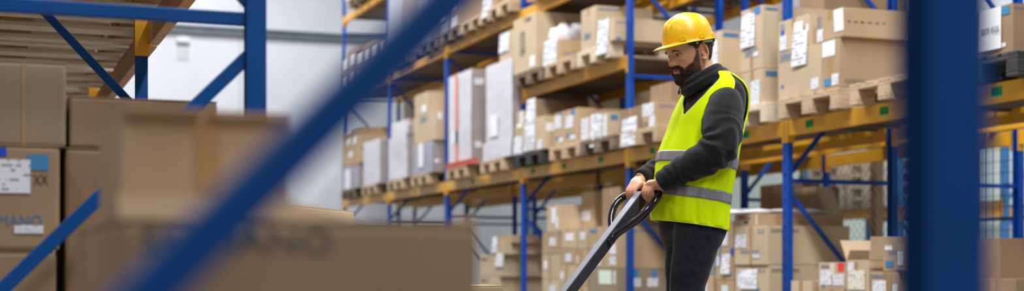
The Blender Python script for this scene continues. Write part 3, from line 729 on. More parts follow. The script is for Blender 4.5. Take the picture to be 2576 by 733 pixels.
pw5 = pallet(XF - .02, yat(912, XF) - .42, zD + .001, 'wooden pallet under the smooth white load, end bay', 'wood', 'pallets under wrapped loads')
w5 = wrapped(913, 962, 346, .85, pw5, 'smooth white wrapped load in the end bay', seed=7)
pw6 = pallet(XF - .02, yat(861, XF) - .42, zD + .001, 'wooden pallet at the far end of the lower level', 'wood_dark', 'pallets under wrapped loads')
w6 = wrapped(862, 905, 410, .85, pw6, 'grey wrapped load at the far end, lower level', front='film_grey', seed=8, marks=[('W', 'f', 870, 430, 885, 475), ('o', 'f', 884, 408, 904, 414)])
e1 = rbox(862, 907, 372, .8, w6, 'tan box with white labels, lowest on the far-end wrapped load', 'kraft', [('W', 'f', 878, 382, 886, 395)])
e2 = rbox(861, 908, 336, .8, e1, 'tan box with white labels, second on the far-end wrapped load', 'kraft', [('W', 'f', 872, 342, 880, 362), ('W', 'f', 888, 340, 896, 360)])
e3 = rbox(860, 902, 318, .7, e2, 'flat brown box topping the far-end stack, lower level', 'kraft_brown', [('W', 'f', 874, 322, 880, 334)])
# upper shelf level
def upal(px, lab, mat='wood_dark'): return pallet(XF - .02, yat(px, XF) - .4, zB + .001, lab, mat, 'pallets on the upper shelf level')
u1 = upal(1232, 'wooden pallet on the upper level above the whitest load', 'wood')
u2 = upal(1160, 'wooden pallet on the upper level above the orange-taped load', 'wood')
u3 = upal(1060, 'wooden pallet on the upper level right of the blurred brace')
u4 = upal(985, 'wooden pallet on the upper level behind the blurred brace')
u5 = upal(1330, 'wooden pallet on the upper level above the tall printed box', 'wood')
u6 = upal(1110, 'wooden pallet on the upper level, third from its right end')
rbox(1213, 1245, -70, .7, u1, 'brown box with tall white sheet, upper level above the whitest load', 'kraft', [('p', 'f', 1214, -30, 1238, 36, 0)])
rbox(1252, 1292, -90, .6, u1, 'brown box partly out of view, upper level right of the tall white sheet', 'kraft_brown', off=.05)
f1 = rbox(1131, 1158, 29, .62, u2, 'brown box with white label, lower one on the upper level', 'kraft', [('W', 'f', 1134, 38, 1148, 60)])
rbox(1131, 1157, -45, .62, f1, 'brown box with label, stacked on the white-labelled box up high', 'kraft', [('W', 'f', 1136, -20, 1146, 20)])
wrapped(1105, 1129, -20, .75, u6, 'grey wrapped stack on the upper level, right of the lavender load', front='film_grey', seed=9, marks=[('W', 'f', 1108, 10, 1120, 48), ('W', 'f', 1096, 60, 1104, 80)])
wrapped(1054, 1084, -10, .85, u3, 'lavender-grey wrapped load on the upper level beside the brace', front='film_grey', seed=10)
wrapped(978, 1018, -40, .95, u4, 'tall grey wrapped load on the upper level crossed by the brace', front='film_grey', seed=11)
rbox(1318, 1352, -60, .7, u5, 'box above the tall printed box, mostly out of view', 'kraft')
for i, (a, b, t) in enumerate(((863, 879, 146), (880, 897, 134), (899, 917, 130), (918, 934, 122), (936, 954, 112), (955, 970, 104))):
    wh = ['first', 'second', 'third', 'fourth', 'fifth', 'sixth'][i]
    q = rbox(a, b, t + 46, .7, zB, 'grey-brown box with white label, bottom row up in the end bay, %s from the wall' % wh, 'kraft_grey', [('W', 'f', a + 4, t + 54, b - 3, t + 74)], group='boxes in the end bay, upper level')
    q = rbox(a, b, t, .7, q, 'grey-brown box with white label, top row up in the end bay, %s from the wall' % wh, 'kraft_grey', [('W', 'f', a + 4, t + 8, b - 3, t + 30)], group='boxes in the end bay, upper level')
    if i in (1, 3): rbox(a - 4, b + 8, t - 20, .7, q, 'flat brown box lying %s on the end-bay box rows' % ('near the wall' if i == 1 else 'by the upright'), 'kraft_brown')
wt = pallet(XF - .02, yat(880, XF) - .4, zA + .001, 'wooden pallet on the top level in the end bay', 'wood_dark')
wrapped(868, 905, -30, .9, wt, 'white wrapped load on the top level by the end wall', seed=12)
wt2 = pallet(XF - .02, yat(915, XF) - .4, zA + .001, 'wooden pallet on the top level, second from the wall', 'wood_dark')
wrapped(916, 950, -60, .9, wt2, 'wrapped load on the top level, second from the wall', front='film_grey', seed=13)

# ------------------------------------------------------------------ floor level of the long rack
def gpal(px, lab, mat='wood'): return pallet(XF - .02, yat(px, XF) - .4, .002, lab, mat, 'pallets on the floor under the long rack')
g1 = gpal(2058, 'pallet on the floor under the boxes with red sticker'); g2 = gpal(1848, 'pallet on the floor under the two big printed boxes')
g3 = gpal(1738, 'pallet on the floor right of the man\'s legs'); g4 = gpal(1480, 'pallet on the floor behind the pallet truck handle')
g5 = gpal(1364, 'pallet on the floor under the many small labelled boxes'); g6 = gpal(1204, 'pallet on the floor left of the third blue upright')
g7 = gpal(2188, 'pallet on the floor at the foot of the big near post')
d1 = rbox(2060, 2124, 728, .5, g1, 'brown box directly under the red-sticker box', 'kraft')
h1 = rbox(2060, 2127, 661, .52, d1, 'brown box with red sticker and white labels, foot of the rack', 'kraft_light',
     [('b', 'f', 2066, 667, 2088, 676), ('S', 'f', 2088, 662, 2100, 692), ('r', 'f', 2108, 661, 2124, 683), ('w', 'f', 2065, 680, 2095, 718), ('w', 'f', 2093, 691, 2124, 719), ('k', 'f', 2066, 716, 2076, 722)], closed=False, flaps=[('n', 62, .1), ('r', 35, .15)])
h2 = rbox(2129, 2186, 655, .62, g1, 'open brown box with a large white note sheet, flaps standing up', 'kraft_light',
     [('g', 'f', 2129, 660, 2131, 674), ('w', 'f', 2132, 661, 2149, 680), ('t', 'f', 2149, 656, 2158, 733), ('c', 'f', 2134, 680, 2176, 730, .03), ('n', 's', 2187, 674, 2222, 684)],
     closed=False, flaps=[('a', 60, .16), ('n', 84, .16), ('r', 70, .2)])
h4 = rbox(2190, 2262, 684, .55, g7, 'brown box with shipping label and blue lettering, under the small box', 'kraft', [('b', 'f', 2193, 691, 2231, 702), ('w', 'f', 2196, 706, 2230, 738), ('t', 'f', 2232, 686, 2245, 733), ('w', 'f', 2247, 716, 2260, 740)])
h3 = rbox(2222, 2280, 612, .5, h4, 'small brown box with blue logo marks, beside the big near post', 'kraft', [('W', 'f', 2227, 620, 2246, 630), ('b', 'f', 2236, 630, 2262, 642, 'OLIVIO'), ('k', 'f', 2228, 657, 2250, 673), ('w', 'f', 2261, 632, 2276, 668), ('K', 'f', 2257, 679, 2272, 684)])
gq = pallet(XF - .02, 7.15, .002, 'pallet on the floor at the right edge of the picture', 'wood_dark', 'pallets on the floor under the long rack')
k1 = rbox(2440, 2556, 702, .8, gq, 'wide brown box at the bottom right corner', 'kraft_brown', off=.1)
rbox(2430, 2516, 600, .5, k1, 'dark brown open box standing on the bottom right box', 'kraft_brown', off=.25, closed=False, flaps=[('r', -50, .15)])
b4 = rbox(1850, 1934, 668, .72, g2, 'big brown box with white sheet and blue lettering, lower of the two', 'kraft_light',
     [('p', 'f', 1863, 678, 1905, 728, .03), ('w', 'f', 1855, 690, 1866, 722), ('b', 'f', 1908, 677, 1926, 687, 'SLX'), ('d', 's', 1941, 676, 2013, 687, 'SHIMANO INC'), ('t', 'f', 1895, 669, 1899, 676), ('k', 'f', 1894, 726, 1912, 733)], off=-.01)
b3 = rbox(1848, 1931, 567, .74, b4, 'big brown box with blue lettering on both sides, right of the man', 'kraft_light',
     [('b', 'f', 1907, 577, 1923, 588, 'SLX'), ('w', 'f', 1850, 591, 1878, 624), ('b', 'f', 1863, 630, 1909, 639), ('w', 'f', 1894, 640, 1911, 650), ('d', 's', 1940, 576, 2013, 587, 'SHIMANO INC'), ('t', 'f', 1886, 570, 1892, 664)], off=-.02)
b2 = rbox(1848, 1907, 537, .78, b3, 'long flat brown box lying on the two big printed boxes', 'kraft', [('n', 'f', 1858, 543, 1888, 553, 'FRAGILE'), ('n', 'f', 1872, 557, 1882, 563, 'I'), ('S', 'f', 1902, 540, 1907, 566)], off=.0)
for i, (dx, dy) in enumerate(((-.28, .12), (.05, -.06))):
    mb = MB(); mb.grid(lump(20 + i * 2.7, .24, .16, .028), cap0=True, cap1=True)
    o = mb.build('plastic_film', 'film_white', None, smooth=True, loc=(b2.location.x + dx, b2.location.y + dy, b2['_t'] + .020)); tag(o, 'crumpled white film lying on the long flat box, %s piece' % ('nearer the man' if not i else 'nearer the post'), 'plastic film', 'film scraps on the long flat box')
    mb = MB(); mb.tube([(-.06, -.06, .02), (.0, -.07, .026), (.06, -.05, .022)], [.006, .008, .006], 6); mb.build('dark_strap', 'black_plastic', o, smooth=True)
c0 = rbox(1802, 1846, 707, .6, g3, 'brown box with white label, at the bottom right of the man', 'kraft', [('w', 'f', 1816, 718, 1832, 740)])
c1 = rbox(1800, 1846, 556, .6, c0, 'tall brown box with a small blue sticker, right of the man\'s hip', 'kraft',
     [('K', 'f', 1838, 625, 1846, 643), ('w', 'f', 1814, 578, 1832, 618), ('B', 'f', 1810, 600, 1814, 670), ('p', 'f', 1817, 640, 1838, 690, -.04), ('w', 'f', 1803, 646, 1810, 670), ('k', 'f', 1836, 688, 1842, 695)])
rbox(1764, 1792, 694, .6, g3, 'small brown box with label peeping out by the man\'s knee', 'kraft', [('w', 'f', 1770, 706, 1780, 738)], off=-.0)
rbox(1990, 2040, 708, .5, .002, 'pale low box on the floor behind the slotted post', 'kraft_light', off=.02)
# behind the handle
s1 = rbox(1482, 1560, 676, .95, g4, 'low film-covered box with a pale green sheet, behind the handle', 'kraft_grey', [('G', 'f', 1506, 681, 1538, 716, .1), ('w', 'f', 1544, 682, 1556, 716), ('w', 's', 1586, 700, 1612, 722), ('k', 's', 1594, 676, 1606, 716), ('k', 's', 1640, 676, 1652, 716), ('w', 's', 1628, 700, 1655, 722)])
s2 = rbox(1482, 1520, 570, .95, s1, 'tall brown box with light-blue printed corner, behind the handle', 'kraft', [('k', 'f', 1484, 578, 1500, 585), ('w', 'f', 1496, 614, 1512, 668)])
s3 = rbox(1521, 1557, 568, .95, s1, 'tall brown box with two white labels, beside the blue upright', 'kraft', [('w', 'f', 1534, 614, 1553, 640), ('w', 'f', 1534, 646, 1553, 668), ('b', 's', 1582, 577, 1640, 587)])
s4 = rbox(1462, 1496, 480, .75, s2, 'brown box with white labels, highest in the stack behind the handle', 'kraft', [('w', 'f', 1458, 534, 1470, 556), ('w', 'f', 1470, 532, 1486, 556)], off=.25)
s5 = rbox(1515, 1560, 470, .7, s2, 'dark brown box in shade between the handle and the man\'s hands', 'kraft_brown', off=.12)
cols = [(1364, 1405, 'left'), (1406, 1444, 'middle'), (1445, 1478, 'right')]
ytops = [(514, 585, 641, 703), (574, 625, 668, 706), (570, 628, 684, 722)]
for (a, b, nm), ts in zip(cols, ytops):
    base = .002 if nm == 'right' else g5
    for k in (3, 2, 1, 0):
        if nm == 'right' and k == 2 or nm == 'middle' and k == 3: continue
        off_ = {'left': 0, 'middle': .02, 'right': .05}[nm]
        w_ = b - a; t_ = ts[k]
        mk = [('w', 'f', a + w_ * .45, t_ + 14, a + w_ * .85, t_ + 34)] if (k + len(nm)) % 2 else [('t', 'f', a + w_ * .4, t_ + 2, a + w_ * .55, t_ + 52), ('W', 'f', a + w_ * .1, t_ + 16, a + w_ * .32, t_ + 36)]
        if nm == 'left' and k == 0: mk = [('W', 'f', 1388, 524, 1399, 562), ('W', 'f', 1398, 547, 1405, 574)]
        aa, bb = (1376, 1417) if (nm == 'left' and k == 0) else (a, b)
        if nm == 'middle' and k == 0: mk = [('W', 'f', 1423, 588, 1444, 606)]
        base = rbox(aa, bb, t_, .55, base, 'small brown box, %s column of the labelled stack, %s' % (nm, ('topmost', 'second from top', 'third from top', 'lowest')[k]), ('kraft_light', 'kraft', 'kraft_light', 'kraft_light')[k], mk, group='small boxes left of the pallet truck handle', off=off_)
# left of the third upright
m0 = rbox(1206, 1256, 697, .75, g6, 'brown box at the bottom left of the third upright', 'kraft_light', [('d', 'f', 1210, 702, 1226, 712)])
m1 = rbox(1206, 1263, 641, .8, m0, 'brown box with white sheet over its corner, left of the third upright', 'kraft_light', [('p', 'f', 1249, 638, 1267, 672, 0), ('d', 'f', 1210, 649, 1226, 658)])
m2 = rbox(1240, 1272, 612, .8, m1, 'brown box with white sheet on its end, topmost left of the third upright', 'kraft_light', [('p', 'f', 1240, 597, 1252, 636, 0)])
m3 = rbox(1256, 1292, 592, .7, m2, 'shallow open brown box with blue lettering, beside the third upright', 'kraft', [('b', 's', 1266, 600, 1295, 610)], off=.06, closed=False, flaps=[('r', 30, .12)])
# ------------------------------------------------------------------ second rack row
def sbox(pl, pr, py, base, dep, lab, mat='kraft_brown', off=0.0, marks=()):
    X = XS + .02 + off; yn, yf = yat(pr, X), yat(pl, X); z0 = top(base) + .0015; z1 = max(z0 + .1, zat(py, X, yn))
    X, dep, yn, yf = fit(X, dep, yn, yf, z0, z1, lab)
    return carton(X, yn, yf, dep, z0, z1, lab, mat, pixmarks(marks, X, yn, yf, dep, z0, z1), group='boxes of the second rack row')
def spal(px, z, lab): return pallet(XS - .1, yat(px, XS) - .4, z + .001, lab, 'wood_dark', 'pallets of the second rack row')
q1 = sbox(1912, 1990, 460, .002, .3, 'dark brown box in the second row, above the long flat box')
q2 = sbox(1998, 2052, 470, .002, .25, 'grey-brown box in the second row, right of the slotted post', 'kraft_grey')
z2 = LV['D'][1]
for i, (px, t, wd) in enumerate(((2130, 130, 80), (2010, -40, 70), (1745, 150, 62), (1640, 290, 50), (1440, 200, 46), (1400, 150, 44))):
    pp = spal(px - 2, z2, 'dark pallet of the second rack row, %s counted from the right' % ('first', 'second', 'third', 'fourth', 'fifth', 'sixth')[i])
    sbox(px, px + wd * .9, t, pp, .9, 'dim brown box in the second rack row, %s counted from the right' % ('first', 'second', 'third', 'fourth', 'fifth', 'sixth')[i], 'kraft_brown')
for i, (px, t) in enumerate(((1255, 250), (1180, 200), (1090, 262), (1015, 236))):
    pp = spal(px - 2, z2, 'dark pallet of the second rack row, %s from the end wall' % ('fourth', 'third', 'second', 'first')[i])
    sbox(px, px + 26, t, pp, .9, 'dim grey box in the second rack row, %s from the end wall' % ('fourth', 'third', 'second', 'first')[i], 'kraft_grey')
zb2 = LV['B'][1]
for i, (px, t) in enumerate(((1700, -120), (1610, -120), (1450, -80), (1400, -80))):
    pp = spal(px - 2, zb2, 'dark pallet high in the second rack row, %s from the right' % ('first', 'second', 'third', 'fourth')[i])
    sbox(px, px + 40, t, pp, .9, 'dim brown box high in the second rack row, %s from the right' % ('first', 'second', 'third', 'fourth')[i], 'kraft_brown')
# ------------------------------------------------------------------ the man and the pallet truck
DM = 5.70; SM = FPX / DM
LAT0 = (1750 - CX) / FPX * DM
def PU(px, py, w=0.0):
    """photograph column/row at depth DM + w -> the man's own axes: u to the right, w away, z up"""
    d = DM + w
    return Vector(((px - CX) * d / FPX - LAT0, w, ZC + (YH - py) * d / FPX))
ROOTM = at(1750, YH, DM); ROOTM.z = 0
YAW = R(28)
FV = Vector((-math.cos(YAW), -math.sin(YAW), 0)); LV_ = Vector((math.sin(YAW), -math.cos(YAW), 0)); UP = Vector((0, 0, 1))
def lerp(keys, t):
    """smooth interpolation of rows (t, a, b, ...)"""
    if t <= keys[0][0]: return keys[0][1:]
    for i in range(len(keys) - 1):
        if t <= keys[i + 1][0]:
            k0, k1, k2, k3 = keys[max(i-1, 0)], keys[i], keys[i+1], keys[min(i+2, len(keys)-1)]
            h = k2[0] - k1[0]; s = (t - k1[0]) / h; out = []
            for j in range(1, len(k1)):
                m1 = (k2[j] - k0[j]) / (k2[0] - k0[0]) * h if k2[0] != k0[0] else 0
                m2 = (k3[j] - k1[j]) / (k3[0] - k1[0]) * h if k3[0] != k1[0] else 0
                out.append((2*s**3 - 3*s**2 + 1)*k1[j] + (s**3 - 2*s**2 + s)*m1 + (-2*s**3 + 3*s**2)*k2[j] + (s**3 - s**2)*m2)
            return tuple(out)
    return keys[-1][1:]
def spline(pts, n):
    ks = [(i,) + tuple(p) for i, p in enumerate(pts)]
    return [lerp(ks, i * (len(pts) - 1) / (n - 1)) for i in range(n)]
def bake(o, voxel=None, smooth=0, smooth_f=0.5, subdiv=0):
    if voxel:
        m = o.modifiers.new('r', 'REMESH'); m.mode = 'VOXEL'; m.voxel_size = voxel; m.use_smooth_shade = True
    if smooth:
        m = o.modifiers.new('s', 'SMOOTH'); m.iterations = smooth; m.factor = smooth_f
    if subdiv:
        m = o.modifiers.new('d', 'SUBSURF'); m.levels = subdiv; m.render_levels = subdiv
    bpy.context.view_layer.update()
    dg = bpy.context.evaluated_depsgraph_get()
    me = bpy.data.meshes.new_from_object(o.evaluated_get(dg)); old = o.data
    o.modifiers.clear(); o.data = me
    if not me.materials:
        for m in old.materials: me.materials.append(m)
    me.polygons.foreach_set('use_smooth', [True] * len(me.polygons))
    bpy.data.meshes.remove(old)
    return o
# materials
def fleece(name, c1, c2, rough, bs, bstr, sheen=0.3):
    return simple(name, c1, c2, rough, scale=60, bump=bstr, bump_scale=bs, sheen=sheen, spec=.2)
fleece('fleece', srgb(25, 25, 29), srgb(34, 34, 39), .95, 900, .3, .2)
fleece('trouser_cloth', srgb(22, 23, 30), srgb(32, 34, 42), .9, 400, .2, .15)
m, nt, b = new_mat('hi_vis')
mix_noise(nt, b, srgb(218, 250, 0), srgb(226, 254, 0), 6, 3, None, 0, .05, 900)
b.inputs['Roughness'].default_value = .75; b.inputs['Specular IOR Level'].default_value = .12
m, nt, b = new_mat('vest_piping'); mix_noise(nt, b, srgb(226, 248, 40), srgb(232, 252, 50), 6); b.inputs['Roughness'].default_value = .6
simple('reflective_grey', srgb(136, 136, 144), srgb(150, 150, 158), .45, metal=.25, scale=30)
simple('hat_yellow', srgb(250, 192, 0), srgb(253, 198, 6), .36, scale=3, coat=.08)
simple('hat_grey', srgb(176, 180, 178), srgb(190, 194, 192), .5, scale=3)
def hair_mat(name, c1, c2):
    m, nt, b = new_mat(name)
    mix_noise(nt, b, c1, c2, 300, 3, (1, 1, .4), 0, .6, 420); b.inputs['Roughness'].default_value = .8; b.inputs['Specular IOR Level'].default_value = .25
    vc = N(nt, 'ShaderNodeVertexColor'); vc.layer_name = 'hair_amount'
    tc = N(nt, 'ShaderNodeTexCoord'); mp = N(nt, 'ShaderNodeMapping'); mp.inputs['Scale'].default_value = (1, 1, .45); nz = N(nt, 'ShaderNodeTexNoise'); nz.inputs['Scale'].default_value = 520; nz.inputs['Detail'].default_value = 2
    nt.links.new(tc.outputs['Object'], mp.inputs[0]); nt.links.new(mp.outputs[0], nz.inputs['Vector'])
    sp = N(nt, 'ShaderNodeSeparateColor'); nt.links.new(vc.outputs['Color'], sp.inputs[0])
    ad = N(nt, 'ShaderNodeMath', operation='ADD'); nt.links.new(sp.outputs[0], ad.inputs[0]); nt.links.new(nz.outputs['Fac'], ad.inputs[1])
    mr = N(nt, 'ShaderNodeMapRange'); mr.inputs['From Min'].default_value = .72; mr.inputs['From Max'].default_value = 1.12; nt.links.new(ad.outputs[0], mr.inputs['Value'])
    nt.links.new(mr.outputs['Result'], b.inputs['Alpha'])
hair_mat('hair_brown', srgb(56, 43, 35), srgb(100, 80, 64))
hair_mat('beard_brown', srgb(28, 20, 16), srgb(82, 60, 45))
simple('brow_brown', srgb(88, 66, 54), srgb(112, 88, 72), .9, scale=300, spec=.1)
simple('eye_white', srgb(226, 220, 214), srgb(232, 226, 220), .2, scale=5)
simple('eye_dark', srgb(34, 26, 22), srgb(44, 34, 28), .2, scale=5)
simple('black_paint', srgb(24, 18, 26), srgb(32, 25, 34), .14, scale=5, coat=.6)
simple('shaft_paint', srgb(40, 41, 48), srgb(50, 51, 58), .4, scale=5)
simple('shaft_top', srgb(150, 154, 166), srgb(160, 164, 176), .35, metal=.3, scale=5)
simple('jack_yellow', srgb(222, 160, 30), srgb(232, 170, 40), .4, scale=5)
simple('rubber', srgb(30, 30, 32), srgb(40, 40, 42), .8, scale=20)
m, nt, b = new_mat('skin')
at_ = N(nt, 'ShaderNodeVertexColor'); at_.layer_name = 'tint'
nz = N(nt, 'ShaderNodeTexNoise'); nz.inputs['Scale'].default_value = 90; tcn = N(nt, 'ShaderNodeTexCoord'); nt.links.new(tcn.outputs['Object'], nz.inputs['Vector'])
hs = N(nt, 'ShaderNodeHueSaturation'); mr = N(nt, 'ShaderNodeMapRange'); mr.inputs['To Min'].default_value = .9; mr.inputs['To Max'].default_value = 1.1
nt.links.new(nz.outputs['Fac'], mr.inputs['Value']); nt.links.new(mr.outputs['Result'], hs.inputs['Value']); nt.links.new(at_.outputs['Color'], hs.inputs['Color']); nt.links.new(hs.outputs['Color'], b.inputs['Base Color'])
b.inputs['Roughness'].default_value = .5; b.inputs['Subsurface Weight'].default_value = .12; b.inputs['Subsurface Radius'].default_value = (.01, .004, .002)

man = None  # the body mesh, made below
# ---- torso surface
def trow(py, l, r, A, w=0.0):
    half = (r - l) / 2 / SM
    B = math.sqrt(max(half**2 - (A * math.sin(YAW))**2, .03**2)) / math.cos(YAW)
    c = PU((l + r) / 2, py, w)
    return (c.z, c.x, A, B)
TR = sorted([trow(590, 1650, 1822, .185), trow(560, 1648, 1823, .187), trow(515, 1648, 1824, .188), trow(470, 1655, 1828, .189), trow(435, 1661, 1833, .189), trow(400, 1669, 1839, .189), trow(365, 1680, 1846, .187), trow(330, 1692, 1855, .186), trow(285, 1706, 1866, .186), trow(245, 1724, 1868, .178), trow(218, 1740, 1858, .158), trow(200, 1750, 1840, .125), trow(186, 1758, 1822, .085)])
def sgn(v, e): return math.copysign(abs(v) ** e, v)
def torso(th, z, grow=0.0, tilt=.16, ex=.86):
    cu, A, B = lerp(TR, z)
    c, s = math.cos(th), math.sin(th)
    off = FV * sgn(c, ex) * (B + grow) + LV_ * sgn(s, ex) * (A + grow)
    k = max(0, min(1, (1.42 - z) / .2))
    return Vector((cu, 0, z)) + off + UP * (-tilt * off.x * k)
# ---- head
HK = .97; HYAW, HP = R(28), R(16)
HF0 = Vector((-math.cos(HYAW), -math.sin(HYAW), 0)); HL = Vector((math.sin(HYAW), -math.cos(HYAW), 0))
HF = HF0 * math.cos(HP) - UP * math.sin(HP); HU = HF0 * math.sin(HP) + UP * math.cos(HP)
HO = Vector((PU(1731.5, 132).x + .004, 0.0, PU(1731, 133).z - .003))
def H(x, y, z): return HO + HF * x + HL * y + HU * z
HPR = [(-.135, .030, .060, .050), (-.122, .050, .058, .047), (-.112, .074, .056, .046), (-.100, .085, .056, .048), (-.082, .083, .060, .056), (-.062, .087, .069, .063), (-.046, .090, .077, .066), (-.03, .0905, .086, .069), (-.01, .0905, .096, .0725), (.012, .0895, .102, .0745), (.032, .096, .105, .0765), (.052, .097, .105, .077), (.075, .092, .099, .073), (.095, .080, .083, .061), (.112, .057, .058, .043), (.123, .030, .032, .024), (.128, .004, .004, .003)]
def g(v, m, s): return math.exp(-((v - m) / s) ** 2)
def head_pt(th, z):
    pf, pb, hw = lerp(HPR, z)
    c, s = math.cos(th), math.sin(th)
    ex = .80 if c > 0 else .92
    x = (pf if c > 0 else pb) * sgn(c, ex); y = hw * sgn(s, .92)
    if c > 0:
        ay = abs(y); d = 0
        tz = max(0, min(1, (.030 - z) / .052))
        if z > -.023: na = .023 * tz ** 1.25
        else: na = .023 * max(0, 1 - ((-.023 - z) / .013) ** 2) if z > -.036 else 0
        d += na * g(y, 0, .0085 + .0055 * tz)
        d += .007 * g(ay, .0135, .0055) * g(z, -.026, .007)
        d -= .013 * g(ay, .031, .014) * g(z, .010, .0115)
        d += .0085 * g(ay, .032, .0105) * g(z, .0085, .0075)
        d -= .0035 * g(ay, .032, .011) * g(z, .0035, .0016)
        d += .006 * g(ay, .026, .022) * g(z, .024, .008)
        d += .006 * g(ay, .050, .016) * g(z, -.014, .013)
        d -= .004 * g(ay, .046, .014) * g(z, -.045, .016)
        d += .008 * g(z, -.0475, .0042) * g(y, 0, .019)
        d += .008 * g(z, -.0605, .0048) * g(y, 0, .017)
        d -= .009 * g(z, -.0540, .0020) * g(y, 0, .022)
        d -= .004 * g(z, -.0730, .005) * g(y, 0, .016)
        d += .007 * g(z, -.0930, .011) * g(y, 0, .017)
        x += d
    return x * HK, y * HK, z * HK
def head_rows(nt_=150, nz_=150, z0=-.135, z1=.128):
    return [[(2 * math.pi * k / nt_, z0 + (z1 - z0) * j / nz_) for k in range(nt_)] for j in range(nz_ + 1)]
# ---- body: one continuous surface
mb = MB()
mb.grid([[H(*head_pt(t, z)) for t, z in row] for row in head_rows()], cap0=True, cap1=True)
for s in (1, -1):                                     # ears
    ex, ez = -.016, -.004
    path = []
    for i in range(15):
        a = R(-100 + 262 * i / 14)
        path.append(H(ex - .004 - .0165 * math.cos(a) * (1 if True else 1) * -1 * -1, s * (.0735 + .010 + .005 * math.cos(a)), ez + .004 + .029 * math.sin(a)))
    mb.tube([H(ex + .011, s * .072, ez - .024), H(ex + .004, s * .077, ez - .031)] + [H(ex + .001 - .0150 * max(0.0, math.sin(math.pi * (i / 12) ** .85)) ** .55, s * (.079 + .004 * math.sin(math.pi * i / 12)), ez - .030 + .062 * i / 12) for i in range(13)] + [H(ex + .009, s * .079, ez + .031), H(ex + .014, s * .074, ez + .020)], [.004, .0055] + [.0048] * 13 + [.004, .003], 8)
    mb.grid([[H(ex - .0025 + .0158 * math.cos(b) * r, s * (.0715 + .007 * q), ez + .001 + .027 * math.sin(b) * r) for b in [2 * math.pi * k / 16 for k in range(16)]] for r, q in ((1.0, -1), (1.0, .2), (.8, .9), (.4, .5), (.05, .3))], cap0=True, cap1=True)
    mb.tube([H(ex + .011, s * .071, ez - .003), H(ex + .009, s * .0775, ez - .006), H(ex + .010, s * .073, ez - .013)], [.004, .004, .003], 7)
nb = PU(1786, 215)
mb.tube(spline([H(-.018, 0, .0), H(-.026, 0, -.06), (H(-.026, 0, -.09) + Vector((nb.x, 0, nb.z))) / 2 + Vector((.005, 0, .0)), Vector((nb.x + .005, 0, nb.z)), Vector((nb.x, 0, nb.z - .12))], 14), [.055, .056, .057, .058, .058, .058, .057, .056, .055, .054, .053, .052, .05, .05], 22)
for ring in (None,):
    zs = [.98 + i * (1.46 - .98) / 18 for i in range(19)]
    mb.grid([[torso(2 * math.pi * k / 36, z, -.045, 0) for k in range(36)] for z in zs], cap0=True, cap1=True)
# arms
NS, NE, NW = PU(1824, 260, -.135), PU(1810, 373, -.210), PU(1657, 463, -.115)
FS, FE, FW = PU(1752, 262, .15), PU(1700, 405, .215), PU(1609, 453, .085)
for S_, E_, W_ in ((NS, NE, NW), (FS, FE, FW)):
    mb.tube(spline([S_, (S_ + E_) / 2, E_, (E_ + W_) / 2, W_], 22), [.05 - .022 * i / 21 for i in range(22)], 16)
mb.tube([FS + Vector((.02, -.03, -.02)), NS + Vector((-.02, .03, -.02))], .04, 16)
# legs
NL = [PU(1752, 540, -.07), PU(1756, 580, -.085), PU(1745, 640, -.092), PU(1730, 733, -.095), PU(1726, 850, -.095), PU(1737, 985, -.085), PU(1748, 1110, -.08)]
FL = [PU(1732, 540, .07), PU(1726, 575, .085), PU(1724, 640, .09), PU(1717, 733, .095), PU(1704, 850, .10), PU(1700, 985, .11), PU(1705, 1110, .12)]
NR = [.088, .096, .0845, .0685, .064, .056, .052]; FR = [.086, .094, .082, .066, .062, .054, .05]
for P_, R_ in ((NL, NR), (FL, FR)):
    mb.tube(spline(P_, 26), [v[0] - .036 for v in spline([(r,) for r in R_], 26)], 18)
# hands: knuckles above the bar, fingers over the front of it, thumb closing from below
GN, GF = PU(1652, 484, -.085), PU(1590, 487, .075)      # ends of the grip bar
BD = (GF - GN).normalized()
def hand(wrist, centre, inner, fdir, scale=1.0):
    """inner: bar direction towards the thumb side; fdir: the way the fingers point"""
    f = (fdir - inner * fdir.dot(inner)).normalized(); up = inner.cross(f); up = up if up.z > 0 else -up
    offs = (.029, .0095, -.0105, -.029); ln = (.95, 1.06, 1.0, .82)
    for i in range(4):
        c = centre + inner * offs[i]; k = ln[i]
        kn = c + up * (.030 + .004 * (1 - abs(i - 1.2) / 2)) - f * .006
        pts = [kn - f * .022 + up * .001, kn, c + f * .026 * k + up * .019, c + f * .030 * k - up * .010, c + f * .012 * k - up * .027, c - f * .006 * k - up * .0255]
        mb.tube(spline(pts, 17), [v[0] * scale for v in spline([(.0098,), (.0108,), (.0094,), (.0092,), (.0084,), (.0066,)], 17)], 12)
        for t in range(1):                             # back of the hand: a ray from the wrist to each knuckle
            mid = wrist.lerp(kn, .5) + up * .004 + inner * offs[i] * .25
            mb.tube(spline([wrist + inner * offs[i] * .45, mid, kn], 12), [v[0] for v in spline([(.0185,), (.0155,), (.0112,)], 12)], 12)
            mid2 = wrist.lerp(kn - up * .014, .55) + inner * offs[i] * .2 - up * .004
            mb.tube(spline([wrist + inner * offs[i] * .4 - up * .006, mid2, kn - up * .013 - f * .008], 12), [.017, .0165, .016, .0155, .015, .015, .0145, .014, .013, .0125, .0115, .0105], 12)
    th = [wrist.lerp(centre, .35) + inner * .026 - up * .004, centre + inner * .043 - f * .026 + up * .006, centre + inner * .046 - f * .012 - up * .016, centre + inner * .036 + f * .008 - up * .030, centre + inner * .020 + f * .020 - up * .031]
    mb.tube(spline(th, 18), [v[0] for v in spline([(.0165,), (.0145,), (.0115,), (.0105,), (.0075,)], 18)], 12)
FD = (FV * .8 - UP * .55).normalized()
hand(NW, GN.lerp(GF, .10), BD, (FV * .75 - UP * .62).normalized())
hand(FW, GN.lerp(GF, .80), -BD, (FV * .80 - UP * .45).normalized())
man = mb.build('person', 'skin', None, smooth=True, loc=ROOTM)
man.rotation_euler.z = -TH
bake(man, voxel=.0024, smooth=2, smooth_f=.4)
me = man.data
